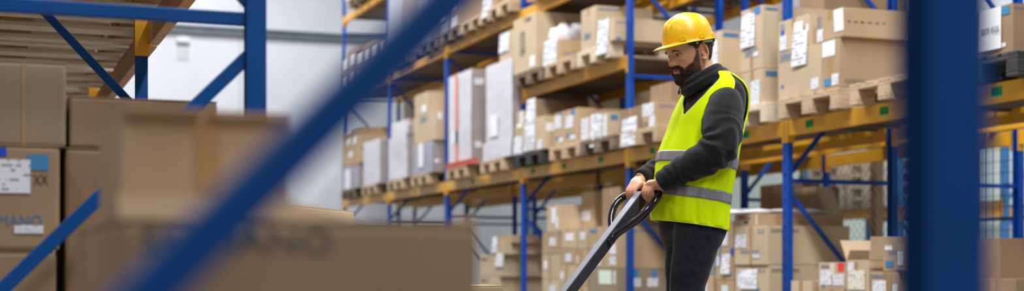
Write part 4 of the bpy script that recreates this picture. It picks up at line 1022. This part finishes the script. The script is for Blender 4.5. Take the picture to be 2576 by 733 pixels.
ca = me.color_attributes.new('tint', 'FLOAT_COLOR', 'POINT')
base = Vector(srgb(224, 170, 132)[:3]); red = Vector(srgb(214, 140, 108)[:3]); lip = Vector(srgb(196, 112, 100)[:3]); kn_c = Vector(srgb(216, 150, 124)[:3])
cols = []
for v in me.vertices:
    d = v.co - HO; x, y, z = d.dot(HF) / HK, d.dot(HL) / HK, d.dot(HU) / HK
    c = base
    if z > -.14:
        k = min(1, .7 * g(abs(y), .05, .022) * g(z, -.018, .02) * (x > 0) + .8 * g(y, 0, .013) * g(z, -.022, .012) * (x > .08) + .6 * (abs(y) > .069 and x < 0))
        c = base.lerp(red, k)
        l_ = g(z, -.0545, .0095) * (abs(y) < .0235) * (x > .06)
        c = c.lerp(lip, min(1, l_ * 1.1))
        if x > .05 and g(z, -.0540, .0018) * (abs(y) < .022) > .4: c = c * .45
    elif v.co.z < 1.2 and v.co.x < -.12:
        c = base.lerp(kn_c, .35 + .4 * max(0, noise.noise(v.co * 60)))
    cols += [c.x, c.y, c.z, 1]
ca.data.foreach_set('color', cols)
tag(man, 'man in yellow hard hat and hi-vis vest, looking down, both hands on pallet truck handle', 'person')
def pz(name, mb_, mat, parent=None, smooth=True, **kw):
    return mb_.build(name, mat, parent or man, smooth=smooth, **kw)
# ---- hair, beard, brows, eyes
def shell(name, mat, mask, thick, nt_=260, nz_=230, z0=-.130, z1=.09, thr=.10):
    mb_ = MB(); rows = [[(2 * math.pi * k / nt_, z0 + (z1 - z0) * j / nz_) for k in range(nt_)] for j in range(nz_ + 1)]
    P, K, DN = [], [], []
    for r in rows:
        for t, z in r:
            x, y, zz = head_pt(t, z); mk = mask(x / HK, y / HK, z)
            n = Vector((x, y, (zz + .01) * .6)).normalized(); q = Vector((x, y, zz))
            mk2 = mk + .28 * noise.noise(q * 330) + .12 * noise.noise(q * 120)
            h = -.0015 + thick * min(1, max(0, mk)) * (.45 if (name == 'beard' and z > -.064 and x > .07) else 1) * (1 + .45 * noise.noise(q * 420)) + .0015
            P.append(H(*(q + n * h))); K.append(mk); DN.append(max(0, min(1, mk)))
    fs = []
    for j in range(nz_):
        for k in range(nt_):
            a, b, c, d = j * nt_ + k, j * nt_ + (k + 1) % nt_, (j + 1) * nt_ + (k + 1) % nt_, (j + 1) * nt_ + k
            if (K[a] + K[b] + K[c] + K[d]) / 4 > thr: fs.append((a, b, c, d))
    used = sorted({i for f in fs for i in f}); mp = {i: n for n, i in enumerate(used)}
    mb_.add([P[i] for i in used], [tuple(mp[i] for i in f) for f in fs])
    o = mb_.build(name, mat, man, smooth=True)
    dc = o.data.color_attributes.new('hair_amount', 'FLOAT_COLOR', 'POINT')
    dc.data.foreach_set('color', [c for i in used for c in (DN[i], DN[i], DN[i], 1)])
    return o
def st(v, a, b): t = max(0, min(1, (v - a) / (b - a))); return t * t * (3 - 2 * t)
def beard_mask(x, y, z):
    up_b = lerp([(-.03, .0), (.004, .030), (.014, .026), (.026, -.008), (.042, -.032), (.06, -.044), (.075, -.058), (.084, -.066), (.12, -.068)], x)[0]
    m = st(up_b - z, -.008, .012) * st(x, -.006, .010) * st(z, -.128, -.112) * (.50 + .5 * st(x, .03, .065)) * (1 - .25 * st(z, -.02, .015))
    if abs(y) < .020 and x > .06: m *= st(-.066 - z, -.001, .006)
    mo = st(z, -.052, -.046) * st(-.034 - z, -.002, .004) * (x > .05) * st(.036 - abs(y), 0, .008) * (.35 + .65 * st(abs(y), .0, .006))
    co = st(abs(y), .021, .026) * st(.044 - abs(y), 0, .008) * st(-.040 - z, 0, .006) * (x > .05) * (z > -.09)
    return max(m, mo, co)
shell('beard', 'beard_brown', beard_mask, .0070)
def hair_mask(x, y, z):
    back = st(-.045 - x, -.004, .012) * st(z, -.058, -.03)
    side = st(z, .002 + .35 * max(0, x), .034 + .35 * max(0, x)) * st(.052 - x, -.004, .012) * (.9 if x > -.03 else 1)
    sb = st(z, .006, .02) * st(.026 - x, -.002, .008) * st(x, -.002, .006)
    return max(back, side, sb * .8)
shell('hair', 'hair_brown', hair_mask, .0045, z0=-.07, z1=.08)
def surf(y, z, lift=0.0):
    best = None
    for i in range(240):
        t = -1.35 + 2.7 * i / 239; x, yy, zz = head_pt(t, z)
        if best is None or abs(yy - y * HK) < best[0]: best = (abs(yy - y * HK), x)
    return H(best[1] + lift, y * HK, z * HK)
for s in (1, -1):
    mb = MB(); mb.tube([surf(s * (.0185 + .030 * i / 10), .0225 + .005 * math.sin(math.pi * (i / 10) ** .8) - .004 * (i / 10) ** 2, .0008) for i in range(11)], [.0013 + .0016 * math.sin(math.pi * min(1, (i + 1.5) / 11)) for i in range(11)], 8); pz('eyebrow', mb, 'brow_brown')
    mb = MB(); c = surf(s * .0315, .0075, -.0095)
    e = []
    for j in range(13):
        a = -math.pi/2 + math.pi * j / 12
        e.append([c + HF * .0112 * math.cos(a) * math.cos(b) + HL * .0115 * math.cos(a) * math.sin(b) + HU * .0060 * math.sin(a) for b in [2 * math.pi * k / 20 for k in range(20)]])
    mb.grid(e, cap0=True, cap1=True); eye = pz('eye', mb, 'eye_white')
    mb = MB(); ic = c + HF * .0100 - HU * .0020 + HL * (s * -.001)
    mb.grid([[ic + HF * q + (HL * math.cos(b) + HU * math.sin(b) * .7) * r for b in [2 * math.pi * k / 16 for k in range(16)]] for r, q in ((.0048, 0), (.0044, .0016), (.002, .0024))], cap0=True, cap1=True); pz('iris', mb, 'eye_dark', eye)
    mb = MB(); mb.tube([surf(s * (.019 + .026 * i / 8), .0088 + .0015 * math.sin(math.pi * i / 8), .0012) for i in range(9)], [.0007 + .0009 * math.sin(math.pi * (i + .5) / 9) for i in range(9)], 6); pz('eyelashes', mb, 'eye_dark')
# ---- hard hat (sits a little less tilted than the face)
HP = R(11); HF = HF0 * math.cos(HP) - UP * math.sin(HP); HU = HF0 * math.sin(HP) + UP * math.cos(HP)
mb = MB(); HX, HZ, HA, HB, HH = -.004, .046, .1085, .0915, .1125
def hat_pt(b, t, lift=0.0):
    r = max(0.0, 1 - t ** 2.5) ** .46
    ca, sb = math.cos(b), math.sin(b)
    x, y = HA * r * ca * (1.0 if ca > 0 else .985), HB * r * sb
    z = HH * t
    if t > .25:                        # three raised ribs from front to back over the crown
        k = st(t, .35, .7) * st(1.35 - abs(x) / HA, .25, .6)
        lift += k * (.0062 * (g(y, 0, .008)) + .0052 * (g(abs(y), .030, .006)))
    n = Vector((ca / HA * r, sb / HB * r, t / HH * .9)).normalized()
    return H(HX, 0, HZ) + HF * (x + n.x * lift) + HL * (y + n.y * lift) + HU * (z + n.z * lift)
nb_, nt2 = 128, 48
rows = [[hat_pt(2 * math.pi * k / nb_, (j / nt2) ** .8) for k in range(nb_)] for j in range(nt2 + 1)]
inner = [[p + (H(HX, 0, HZ) - p) * .03 for p in r] for r in rows]
brim = []
def brim_pt(b, q):
    ca, sb = math.cos(b), math.sin(b)
    ext = .009 + .046 * max(0, ca) ** 2.2 + .004 * max(0, -ca)
    rx, ry = HA + ext * q, HB + (.010 + .012 * max(0, ca)) * q
    dz = -.004 * q - .010 * q * q * max(0, ca) ** 3 + .003 * q * max(0, -ca)
    return H(HX, 0, HZ) + HF * rx * ca + HL * ry * sb + HU * dz
under = [[p - HU * .003 for p in [brim_pt(2 * math.pi * k / nb_, q) for k in range(nb_)]] for q in (0, .35, .7, 1)]
over = [[brim_pt(2 * math.pi * k / nb_, q) for k in range(nb_)] for q in (1.03, .7, .35, .05)]
mb.grid(list(reversed(inner)) + under + over + rows, closed=True)
hat = pz('hard_hat', mb, 'hat_yellow')
for b in (R(48), R(92), R(140), R(-48), R(-92), R(-140)):          # lugs above the brim
    mb = MB(); c0 = hat_pt(b, .10, -.002); t_ = (hat_pt(b + .05, .10) - hat_pt(b - .05, .10)).normalized(); nn = (hat_pt(b, .1, .01) - hat_pt(b, .1)).normalized()
    vs = [c0 + t_ * tx * .0125 + HU * tz * .0115 + nn * .0055 * (1 if k else -.3) for k in (0, 1) for tx, tz in ((-1, -.8), (1, -.8), (1, .3), (.55, 1), (-.55, 1), (-1, .3))]
    mb.add(vs, [(5,4,3,2,1,0), (6,7,8,9,10,11)] + [(i, (i + 1) % 6, 6 + (i + 1) % 6, 6 + i) for i in range(6)]); pz('strap_lug', mb, 'hat_yellow', hat, smooth=False, bevel=.0012)
mb = MB()
mb.grid([[H(HX, 0, HZ) + HF * (.098 * math.cos(a)) * .985 + HL * (.0815 * math.sin(a)) + HU * z_ for a in [R(95) + R(170) * k / 30 for k in range(31)]] for z_ in (.0, -.016)], closed=False)
hb = pz('harness_band', mb, 'hat_grey', hat); so = hb.modifiers.new('t', 'SOLIDIFY'); so.thickness = .0025
mb = MB(); mb.tube([H(-.098, .03, HZ - .004), H(-.104, .022, HZ - .022), H(-.108, .0, HZ - .034), H(-.104, -.022, HZ - .022)], [.008, .008, .009, .008], 8); pz('nape_strap', mb, 'hat_grey', hat)
mb = MB(); mb.tube([H(-.101, .026, HZ - .006), H(-.110, .028, HZ - .008)], [.009, .009], 14); pz('adjuster_knob', mb, 'rubber', hat, smooth=False)
mb = MB(); mb.tube([H(.012, .0775, HZ - .012), H(.012, .0825, HZ - .013)], [.0055, .0048], 12); pz('harness_button', mb, 'hat_grey', hat, smooth=False)
# ---- jacket: trunk, sleeves and high collar grown into one
mb = MB()
zs = [PU(0, 540).z + i * (PU(0, 192).z - PU(0, 540).z) / 24 for i in range(25)]
mb.grid([[torso(2 * math.pi * k / 56, z, -.008) for k in range(56)] for z in zs], cap0=True, cap1=True)
def sleeve(pts, rads, seed, n=64, m=30, fold=.0105):
    P = [Vector(p) for p in spline(pts, n)]; Rr = [r[0] for r in spline([(r,) for r in rads], n)]
    rows = []; ref = Vector((.3, -.9, .3)).normalized()
    for i, p in enumerate(P):
        d = (P[min(i + 1, n - 1)] - P[max(i - 1, 0)]).normalized()
        a = (ref - d * ref.dot(d)).normalized(); ref = a; b2 = d.cross(a); t = i / (n - 1)
        row = []
        for k in range(m):
            an = 2 * math.pi * k / m; dirv = a * math.cos(an) + b2 * math.sin(an)
            el = g(t, .53, .12) + .45 * g(t, .84, .10) + .12
            q = p + dirv * Rr[i]
            w_ = math.sin((t * 66) + 3.4 * noise.noise(q * 9 + Vector((seed, 0, 0))) * 2.2 + 1.1 * math.cos(an + seed))
            rr = Rr[i] + fold * el * w_ * .62 + .007 * noise.noise(q * 16 + Vector((0, seed, 0))) * (1 - .6 * t)
            row.append(p + dirv * rr)
        rows.append(row)
    mb.grid(rows, cap0=True, cap1=True)
ND = (NW - NE).normalized(); FDd = (FW - FE).normalized()
sleeve([NS + Vector((-.02, .09, .012)), NS + Vector((.0, .0, .0)), NS.lerp(NE, .45) + Vector((.000, 0, 0)), NE + Vector((.002, -.0, .008)), NE.lerp(NW, .30) + Vector((0, -.01, -.008)), NE.lerp(NW, .65), NW - ND * .012], [.046, .066, .079, .073, .066, .053, .042], 1.0)
sleeve([FS + Vector((.03, -.06, .0)), FS, FS.lerp(FE, .5), FE, FE.lerp(FW, .5), FW - FDd * .016], [.05, .066, .07, .066, .052, .042], 5.0)
for W_, D_ in ((NW, ND), (FW, FDd)):
    mb.tube([W_ - D_ * .03, W_ - D_ * .012, W_ - D_ * .006], [.042, .0425, .038], 24)
CT, CB = PU(1757, 184), PU(1779, 217)
rows = []
for t, gl, bulge in ((0, .0, 0), (.2, .0, .004), (.4, 0, .010), (.55, 0, .008), (.62, 0, -.001), (.72, 0, .006), (.88, 0, .005), (1, 0, -.002)):
    c = CB.lerp(CT, t); ra = .080 + (.069 - .080) * t + bulge; rb = .092 + (.077 - .092) * t + bulge
    row = []
    for k in range(48):
        a = 2 * math.pi * k / 48; off = HF0 * math.cos(a) * rb + HL * math.sin(a) * ra
        q = c + off; row.append(q + UP * (.54 * off.x) + off.normalized() * .004 * noise.noise(q * 25))
    rows.append(row)
mb.grid(rows, cap0=True, cap1=True)
jk = pz('fleece_jacket', mb, 'fleece'); bake(jk, voxel=.0042, smooth=3, smooth_f=.45)
mb = MB(); zp = PU(1709, 226, -.03)
mb.tube([zp + Vector((.008, 0, .022)), zp + Vector((.002, -.004, .012)), zp], [.0016, .0016, .0016], 6); mb.tube([zp + Vector((0, 0, .001)), zp + Vector((-.002, 0, -.012)), zp + Vector((-.001, 0, -.018))], [.0025, .005, .0035], 8); pz('zipper_pull', mb, 'rubber', jk)
# ---- trousers and shoes
mb = MB()
hz0, hz1 = PU(0, 640).z, PU(0, 540).z
def hip(th, z):
    t = (z - hz0) / (hz1 - hz0); l_, r_ = lerp([(0, 1692, 1778), (.2, 1680, 1800), (.4, 1668, 1813), (.7, 1663, 1824), (1, 1662, 1826)], t)
    half = (r_ - l_) / 2 / SM; A = .168; B = math.sqrt(max(half**2 - (A * math.sin(YAW))**2, .0036)) / math.cos(YAW); c = PU((l_ + r_) / 2, 0).x
    return Vector((c, 0, z)) + FV * sgn(math.cos(th), .9) * B + LV_ * sgn(math.sin(th), .9) * A
mb.grid([[hip(2 * math.pi * k / 48, hz0 + .03 + (hz1 - hz0 - .03) * j / 10) for k in range(48)] for j in range(11)], cap0=True, cap1=True)
def leg(P_, R_, seed):
    n, m_ = 60, 32; P = [Vector(p) for p in spline(P_, n)]; Rr = [r[0] for r in spline([(r,) for r in R_], n)]; rows = []
    for i, p in enumerate(P):
        row = []
        for k in range(m_):
            an = 2 * math.pi * k / m_; dv = FV * math.cos(an) + LV_ * math.sin(an); q = p + dv * Rr[i]
            row.append(p + dv * (Rr[i] + .010 * noise.noise(Vector((q.x * 11 + seed, q.y * 11, q.z * 3.5))) + .004 * noise.noise(q * 22)))
        rows.append(row)
    mb.grid(rows, cap0=True, cap1=True)
leg(NL, NR, 0); leg(FL, FR, 4)
tr = pz('trousers', mb, 'trouser_cloth'); bake(tr, voxel=.006, smooth=8, smooth_f=.5)
for P_ in (NL, FL):
    a = Vector(P_[-1]); mb = MB(); rows = []
    for x, hw, hh in ((-.085, .025, .05), (-.07, .036, .075), (-.02, .040, .10), (.03, .042, .085), (.09, .046, .058), (.14, .046, .048), (.175, .034, .036), (.187, .012, .022)):
        c = Vector((a.x, a.y, 0)) + FV * x
        rows.append([c + LV_ * hw * math.cos(t) + UP * (.004 + (hh * (.5 + .5 * math.sin(t)) if math.sin(t) > -.99 else 0)) for t in [2 * math.pi * k / 20 for k in range(20)]])
    mb.grid(rows, cap0=True, cap1=True); sh = pz('work_shoe', mb, 'rubber')
# ---- hi-vis vest
NA, NZ = 144, 90
vz0, vz1 = PU(0, 566).z, PU(0, 188).z
def vest_pt(th, z, extra=0.0):
    p = torso(th, z, .003 + extra)
    q = Vector((math.cos(th) * 2.2, math.sin(th) * 2.2, p.z * 2.0))
    low = st(1.40 - z, 0, .4)
    d = .010 * noise.noise(q * 1.3) + .006 * noise.noise(Vector((q.x * 2.6, q.y * 2.6, q.z * 1.2))) + .0035 * noise.noise(q * 4)
    d *= (.25 + .75 * low) * 1.25
    d += .012 * st(.45, 0, 1) * 0
    n = (p - Vector((lerp(TR, z)[0], 0, p.z))); n.z = 0; n.normalize()
    return p + n * d
def vest_keep(th, z):
    y_ = YH - (z - ZC) * SM                                 # row it shows at, for the cut lines measured off the photograph
    a = math.degrees(th); a = a - 360 if a > 180 else a
    for side in (1, -1):                                     # arm openings
        da = a * side - 100
        hw_ = lerp([(186, 4), (203, 20), (240, 31), (280, 33), (320, 30), (350, 22), (366, 8)], y_)[0]
        if 192 < y_ < 366 and abs(da + (4 if y_ > 300 else 0)) < hw_: return False
    if y_ < 296:                                             # V neck
        hw_ = lerp([(180, 60), (200, 50), (212, 40), (230, 28), (250, 20), (275, 9), (296, 2)], y_)[0]
        if abs(a + 4) < hw_: return False
    if y_ < 200 and abs(abs(a) - 180) < 50: return y_ > 194
    return True
mb = MB(); P, fs = [], []
for j in range(NZ + 1):
    z = vz0 + (vz1 - vz0) * j / NZ
    for k in range(NA): P.append(vest_pt(2 * math.pi * k / NA, z))
for j in range(NZ):
    z = vz0 + (vz1 - vz0) * (j + .5) / NZ
    for k in range(NA):
        if vest_keep(2 * math.pi * (k + .5) / NA, z): fs.append((j*NA + k, j*NA + (k+1) % NA, (j+1)*NA + (k+1) % NA, (j+1)*NA + k))
used = sorted({i for f in fs for i in f}); mp = {i: n for n, i in enumerate(used)}
mb.add([P[i] for i in used], [tuple(mp[i] for i in f) for f in fs])
vest = pz('safety_vest', mb, 'hi_vis')
bm = bmesh.new(); bm.from_mesh(vest.data)                    # soften the stepped cut edges
for _ in range(6):
    bv = [v for v in bm.verts if v.is_boundary]
    new = {}
    for v in bv:
        nbv = [e.other_vert(v) for e in v.link_edges if e.is_boundary]
        if len(nbv) == 2: new[v] = v.co * .4 + (nbv[0].co + nbv[1].co) * .3
    for v, c in new.items(): v.co = c
bm.to_mesh(vest.data)
loops = []; seen = set()
bm.verts.ensure_lookup_table()
for v in bm.verts:                                           # piping along every edge
    if v.is_boundary and v.index not in seen:
        lp = [v]; seen.add(v.index); cur = v
        while True:
            nx = [e.other_vert(cur) for e in cur.link_edges if e.is_boundary and e.other_vert(cur).index not in seen]
            if not nx: break
            cur = nx[0]; seen.add(cur.index); lp.append(cur)
        if len(lp) > 12: loops.append([x.co.copy() for x in lp] + [lp[0].co.copy()])
bm.free()
for lp in loops:
    mb = MB(); mb.tube(lp[::1], .0042, 7, cap=False); pz('piping', mb, 'vest_piping', vest)
so = vest.modifiers.new('t', 'SOLIDIFY'); so.thickness = .004; so.offset = 1
ss = vest.modifiers.new('d', 'SUBSURF'); ss.levels = 1; ss.render_levels = 1
def strip(py0, py1, name='reflective_strip'):
    z0, z1 = PU(0, py1).z, PU(0, py0).z; mb_ = MB()
    rows = []
    for j in range(7):
        z = z0 + (z1 - z0) * j / 6; e = .0052
        rows.append([vest_pt(2 * math.pi * k / NA, z, e) for k in range(NA)])
    mb_.grid(rows)
    o = pz(name, mb_, 'reflective_grey', vest); s_ = o.modifiers.new('t', 'SOLIDIFY'); s_.thickness = .0012; s_.offset = 1
    return o
strip(391, 419); strip(477, 503)
# ------------------------------------------------------------------ pallet truck
BW = PU(1546, 588, -.085)                                   # where the loop joins the shaft
SD = (PU(1430, 733, -.17) - PU(1612, 497, -.015)).normalized()
jk_r = thing('pallet_truck', (0, 0, 0), 'hand pallet truck whose black loop handle the man holds', 'pallet truck')
def to_world(p): 
    return Matrix.Translation(ROOTM) @ Matrix.Rotation(-TH, 4, 'Z') @ Vector(p)
mid = PU(1612, 497, -.015)
TOPc = GN.lerp(GF, .5)
pivot = BW + SD * ((BW.z - .24) / -SD.z)
jk_r.location = to_world(Vector((pivot.x, pivot.y, 0))); jk_r.rotation_euler.z = -TH
J0 = Vector((pivot.x, pivot.y, 0))
def jp(name, mb_, mat, parent=None, **kw):
    mb_.v = [tuple(Vector(v) - J0) for v in mb_.v]
    return mb_.build(name, mat, parent or jk_r, **kw)
sd = SD; sw = BD; sn = sd.cross(sw).normalized(); sn = sn if sn.z > 0 else -sn
def slab(mb_, p, q, w, h, shift=0.0):
    p, q = Vector(p) + sn * shift, Vector(q) + sn * shift
    vs = [c + sw * a * w / 2 + sn * b_ * h / 2 for c in (p, q) for a, b_ in ((-1,-1),(1,-1),(1,1),(-1,1))]
    mb_.add(vs, [(0,1,2,3),(7,6,5,4),(0,4,5,1),(1,5,6,2),(2,6,7,3),(3,7,4,0)])
mb = MB(); slab(mb, TOPc + sd * .012, pivot, .046, .040); shaft = jp('shaft', mb, 'shaft_paint', bevel=.004)
mb = MB(); slab(mb, TOPc + sd * .012, pivot, .044, .002, .0212); jp('shaft_top_plate', mb, 'shaft_top', shaft)
mb = MB()
near = [BW + sd * .05 - sw * .010, BW + sd * .0 - sw * .022, PU(1600, 556, -.128), PU(1641, 515, -.125), PU(1657, 490, -.100), PU(1648, 478, -.078), GN.lerp(GF, .2), GN.lerp(GF, .5), GN.lerp(GF, .8), PU(1575, 493, .09), PU(1550, 514, .075), PU(1538, 548, .02), BW + sd * .0 + sw * .022, BW + sd * .05 + sw * .010]
mb.tube(spline(near, 90), .0155, 16); loop = jp('handle_loop', mb, 'black_paint', smooth=True)
mb = MB(); slab(mb, TOPc + sd * .03, TOPc + sd * .10, .024, .008, -.026); jp('release_lever', mb, 'black_paint', bevel=.006)
fw = Vector((FV.x, FV.y, 0)).normalized(); lw = LV_
def along(mb_, a0, a1, b0, b1, z0, z1):
    vs = [J0 + fw * a + lw * b_ + UP * z for z in (z0, z1) for a, b_ in ((a0, b0), (a1, b0), (a1, b1), (a0, b1))]
    mb_.add(vs, [(0,3,2,1),(4,5,6,7),(0,1,5,4),(1,2,6,5),(2,3,7,6),(3,0,4,7)])
mb = MB(); mb.tube([J0 + UP * .16, J0 + UP * .46], [.05, .05], 18); mb.tube([J0 + UP * .46, J0 + UP * .5], [.03, .03], 14); jp('pump', mb, 'shaft_paint', smooth=False)
mb = MB(); along(mb, .06, .12, -.2, .2, .10, .42); jp('front_plate', mb, 'jack_yellow', bevel=.008)
for s in (-1, 1):
    mb = MB(); along(mb, .10, .98, s * .19 - .078, s * .19 + .078, .045, .09); jp('fork', mb, 'jack_yellow', bevel=.008)
    mb = MB(); c = J0 + lw * s * .075 + UP * .0905; mb.tube([c - lw * .025, c + lw * .025], [.09, .09], 24); jp('steer_wheel', mb, 'rubber', smooth=False)
    mb = MB(); c = J0 + fw * .86 + lw * s * .19 + UP * .0375; mb.tube([c - lw * .035, c + lw * .035], [.037, .037], 18); jp('fork_roller', mb, 'rubber', smooth=False)
# goods standing in the aisle between the left rack and the pallet truck
P1, P2 = at(700, 512, 5.75), at(890, 533.5, 6.55); P1.z = P2.z = (P1.z + P2.z) / 2
ed = (P2 - P1); Lb = Vector((ed.x, ed.y)).length; ang = math.degrees(math.atan2(ed.y, ed.x))
side = Vector((-ed.y, ed.x, 0)).normalized()
ctr = (P1 + P2) / 2 + side * .20
zz = .0015
for h_, lb in ((P1.z / 2 - .001, 'brown box under the pale-edged box in the aisle'), (P1.z / 2 - .001, 'brown box with pale cut top edge, just above the big blurred box')):
    o = carton(ctr.x - Lb / 2, ctr.y - .20, ctr.y + .20, Lb, zz, zz + h_, lb, 'kraft_light', rz=ang); zz += h_ + .001
pl2 = pallet(xat(1268, 5.95) - .62, 6.5, .002, 'wooden pallet in the aisle under the low pale-topped box')
x1_ = xat(1268, 5.95)
o = carton(x1_ - .62, 5.95, 6.50, .62, .1475, zat(719, x1_, 5.95), 'low brown box with bright top edge, beside the blurred box corner', 'kraft')
mb = MB()
# ------------------------------------------------------------------ light
def area(name, loc, size, power, rot=(0, 0, 0), col=(1, 1, 1), shape='RECTANGLE'):
    l = bpy.data.lights.new(name, 'AREA'); l.shape = shape; l.size, l.size_y = size; l.energy = power; l.color = col
    o = bpy.data.objects.new(name, l); COL.objects.link(o); o.location = loc; o.rotation_euler = rot
    return o
for i, y in enumerate((-3.0, 2.0, 7.0, 12.0, 17.0, 22.0)):  # the one behind the camera is added to brighten sides facing the camera
    area('aisle_lamp', (3.25, y, 7.9), (.5, 3.6) , 360 if y > 20 else 420, col=(.98, .985, 1))
for y in (6, 12, 18):
    area('far_aisle_lamp', (9.8, y, 7.9), (.5, 3.6), 200, col=(.97, 1, .98))
for y in (0, 7):
    area('left_aisle_lamp', (-3.4, y, 7.9), (.5, 3.6), 190, col=(.98, .985, 1))
w = bpy.data.worlds.new('World'); SC.world = w; w.use_nodes = True
w.node_tree.nodes['Background'].inputs[0].default_value = (.86, .92, 1, 1)
w.node_tree.nodes['Background'].inputs[1].default_value = .10
# ------------------------------------------------------------------ camera
cd = bpy.data.cameras.new('camera'); cam = bpy.data.objects.new('camera', cd); COL.objects.link(cam)
cd.lens = 50; cd.sensor_width = 36; cd.sensor_fit = 'HORIZONTAL'; cd.clip_start = .05; cd.clip_end = 200
cam.location = (0, 0, ZC); cam.rotation_euler = (R(90), 0, -TH)
cd.shift_x = 0; cd.shift_y = (YH - 366.5) / 2576
cd.dof.use_dof = True; cd.dof.focus_distance = 5.7; cd.dof.aperture_fstop = 1.8
SC.camera = cam
SC.view_settings.view_transform = 'Standard'; SC.view_settings.look = 'None'
SC.view_settings.exposure = 0.16; SC.view_settings.gamma = 1.0; SC.view_settings.use_curve_mapping = False
SC.cycles.use_denoising = True
SC.cycles.max_bounces = 6; SC.cycles.transparent_max_bounces = 8
for o in list(bpy.data.objects):
    if '_t' in o.keys(): del o['_t']
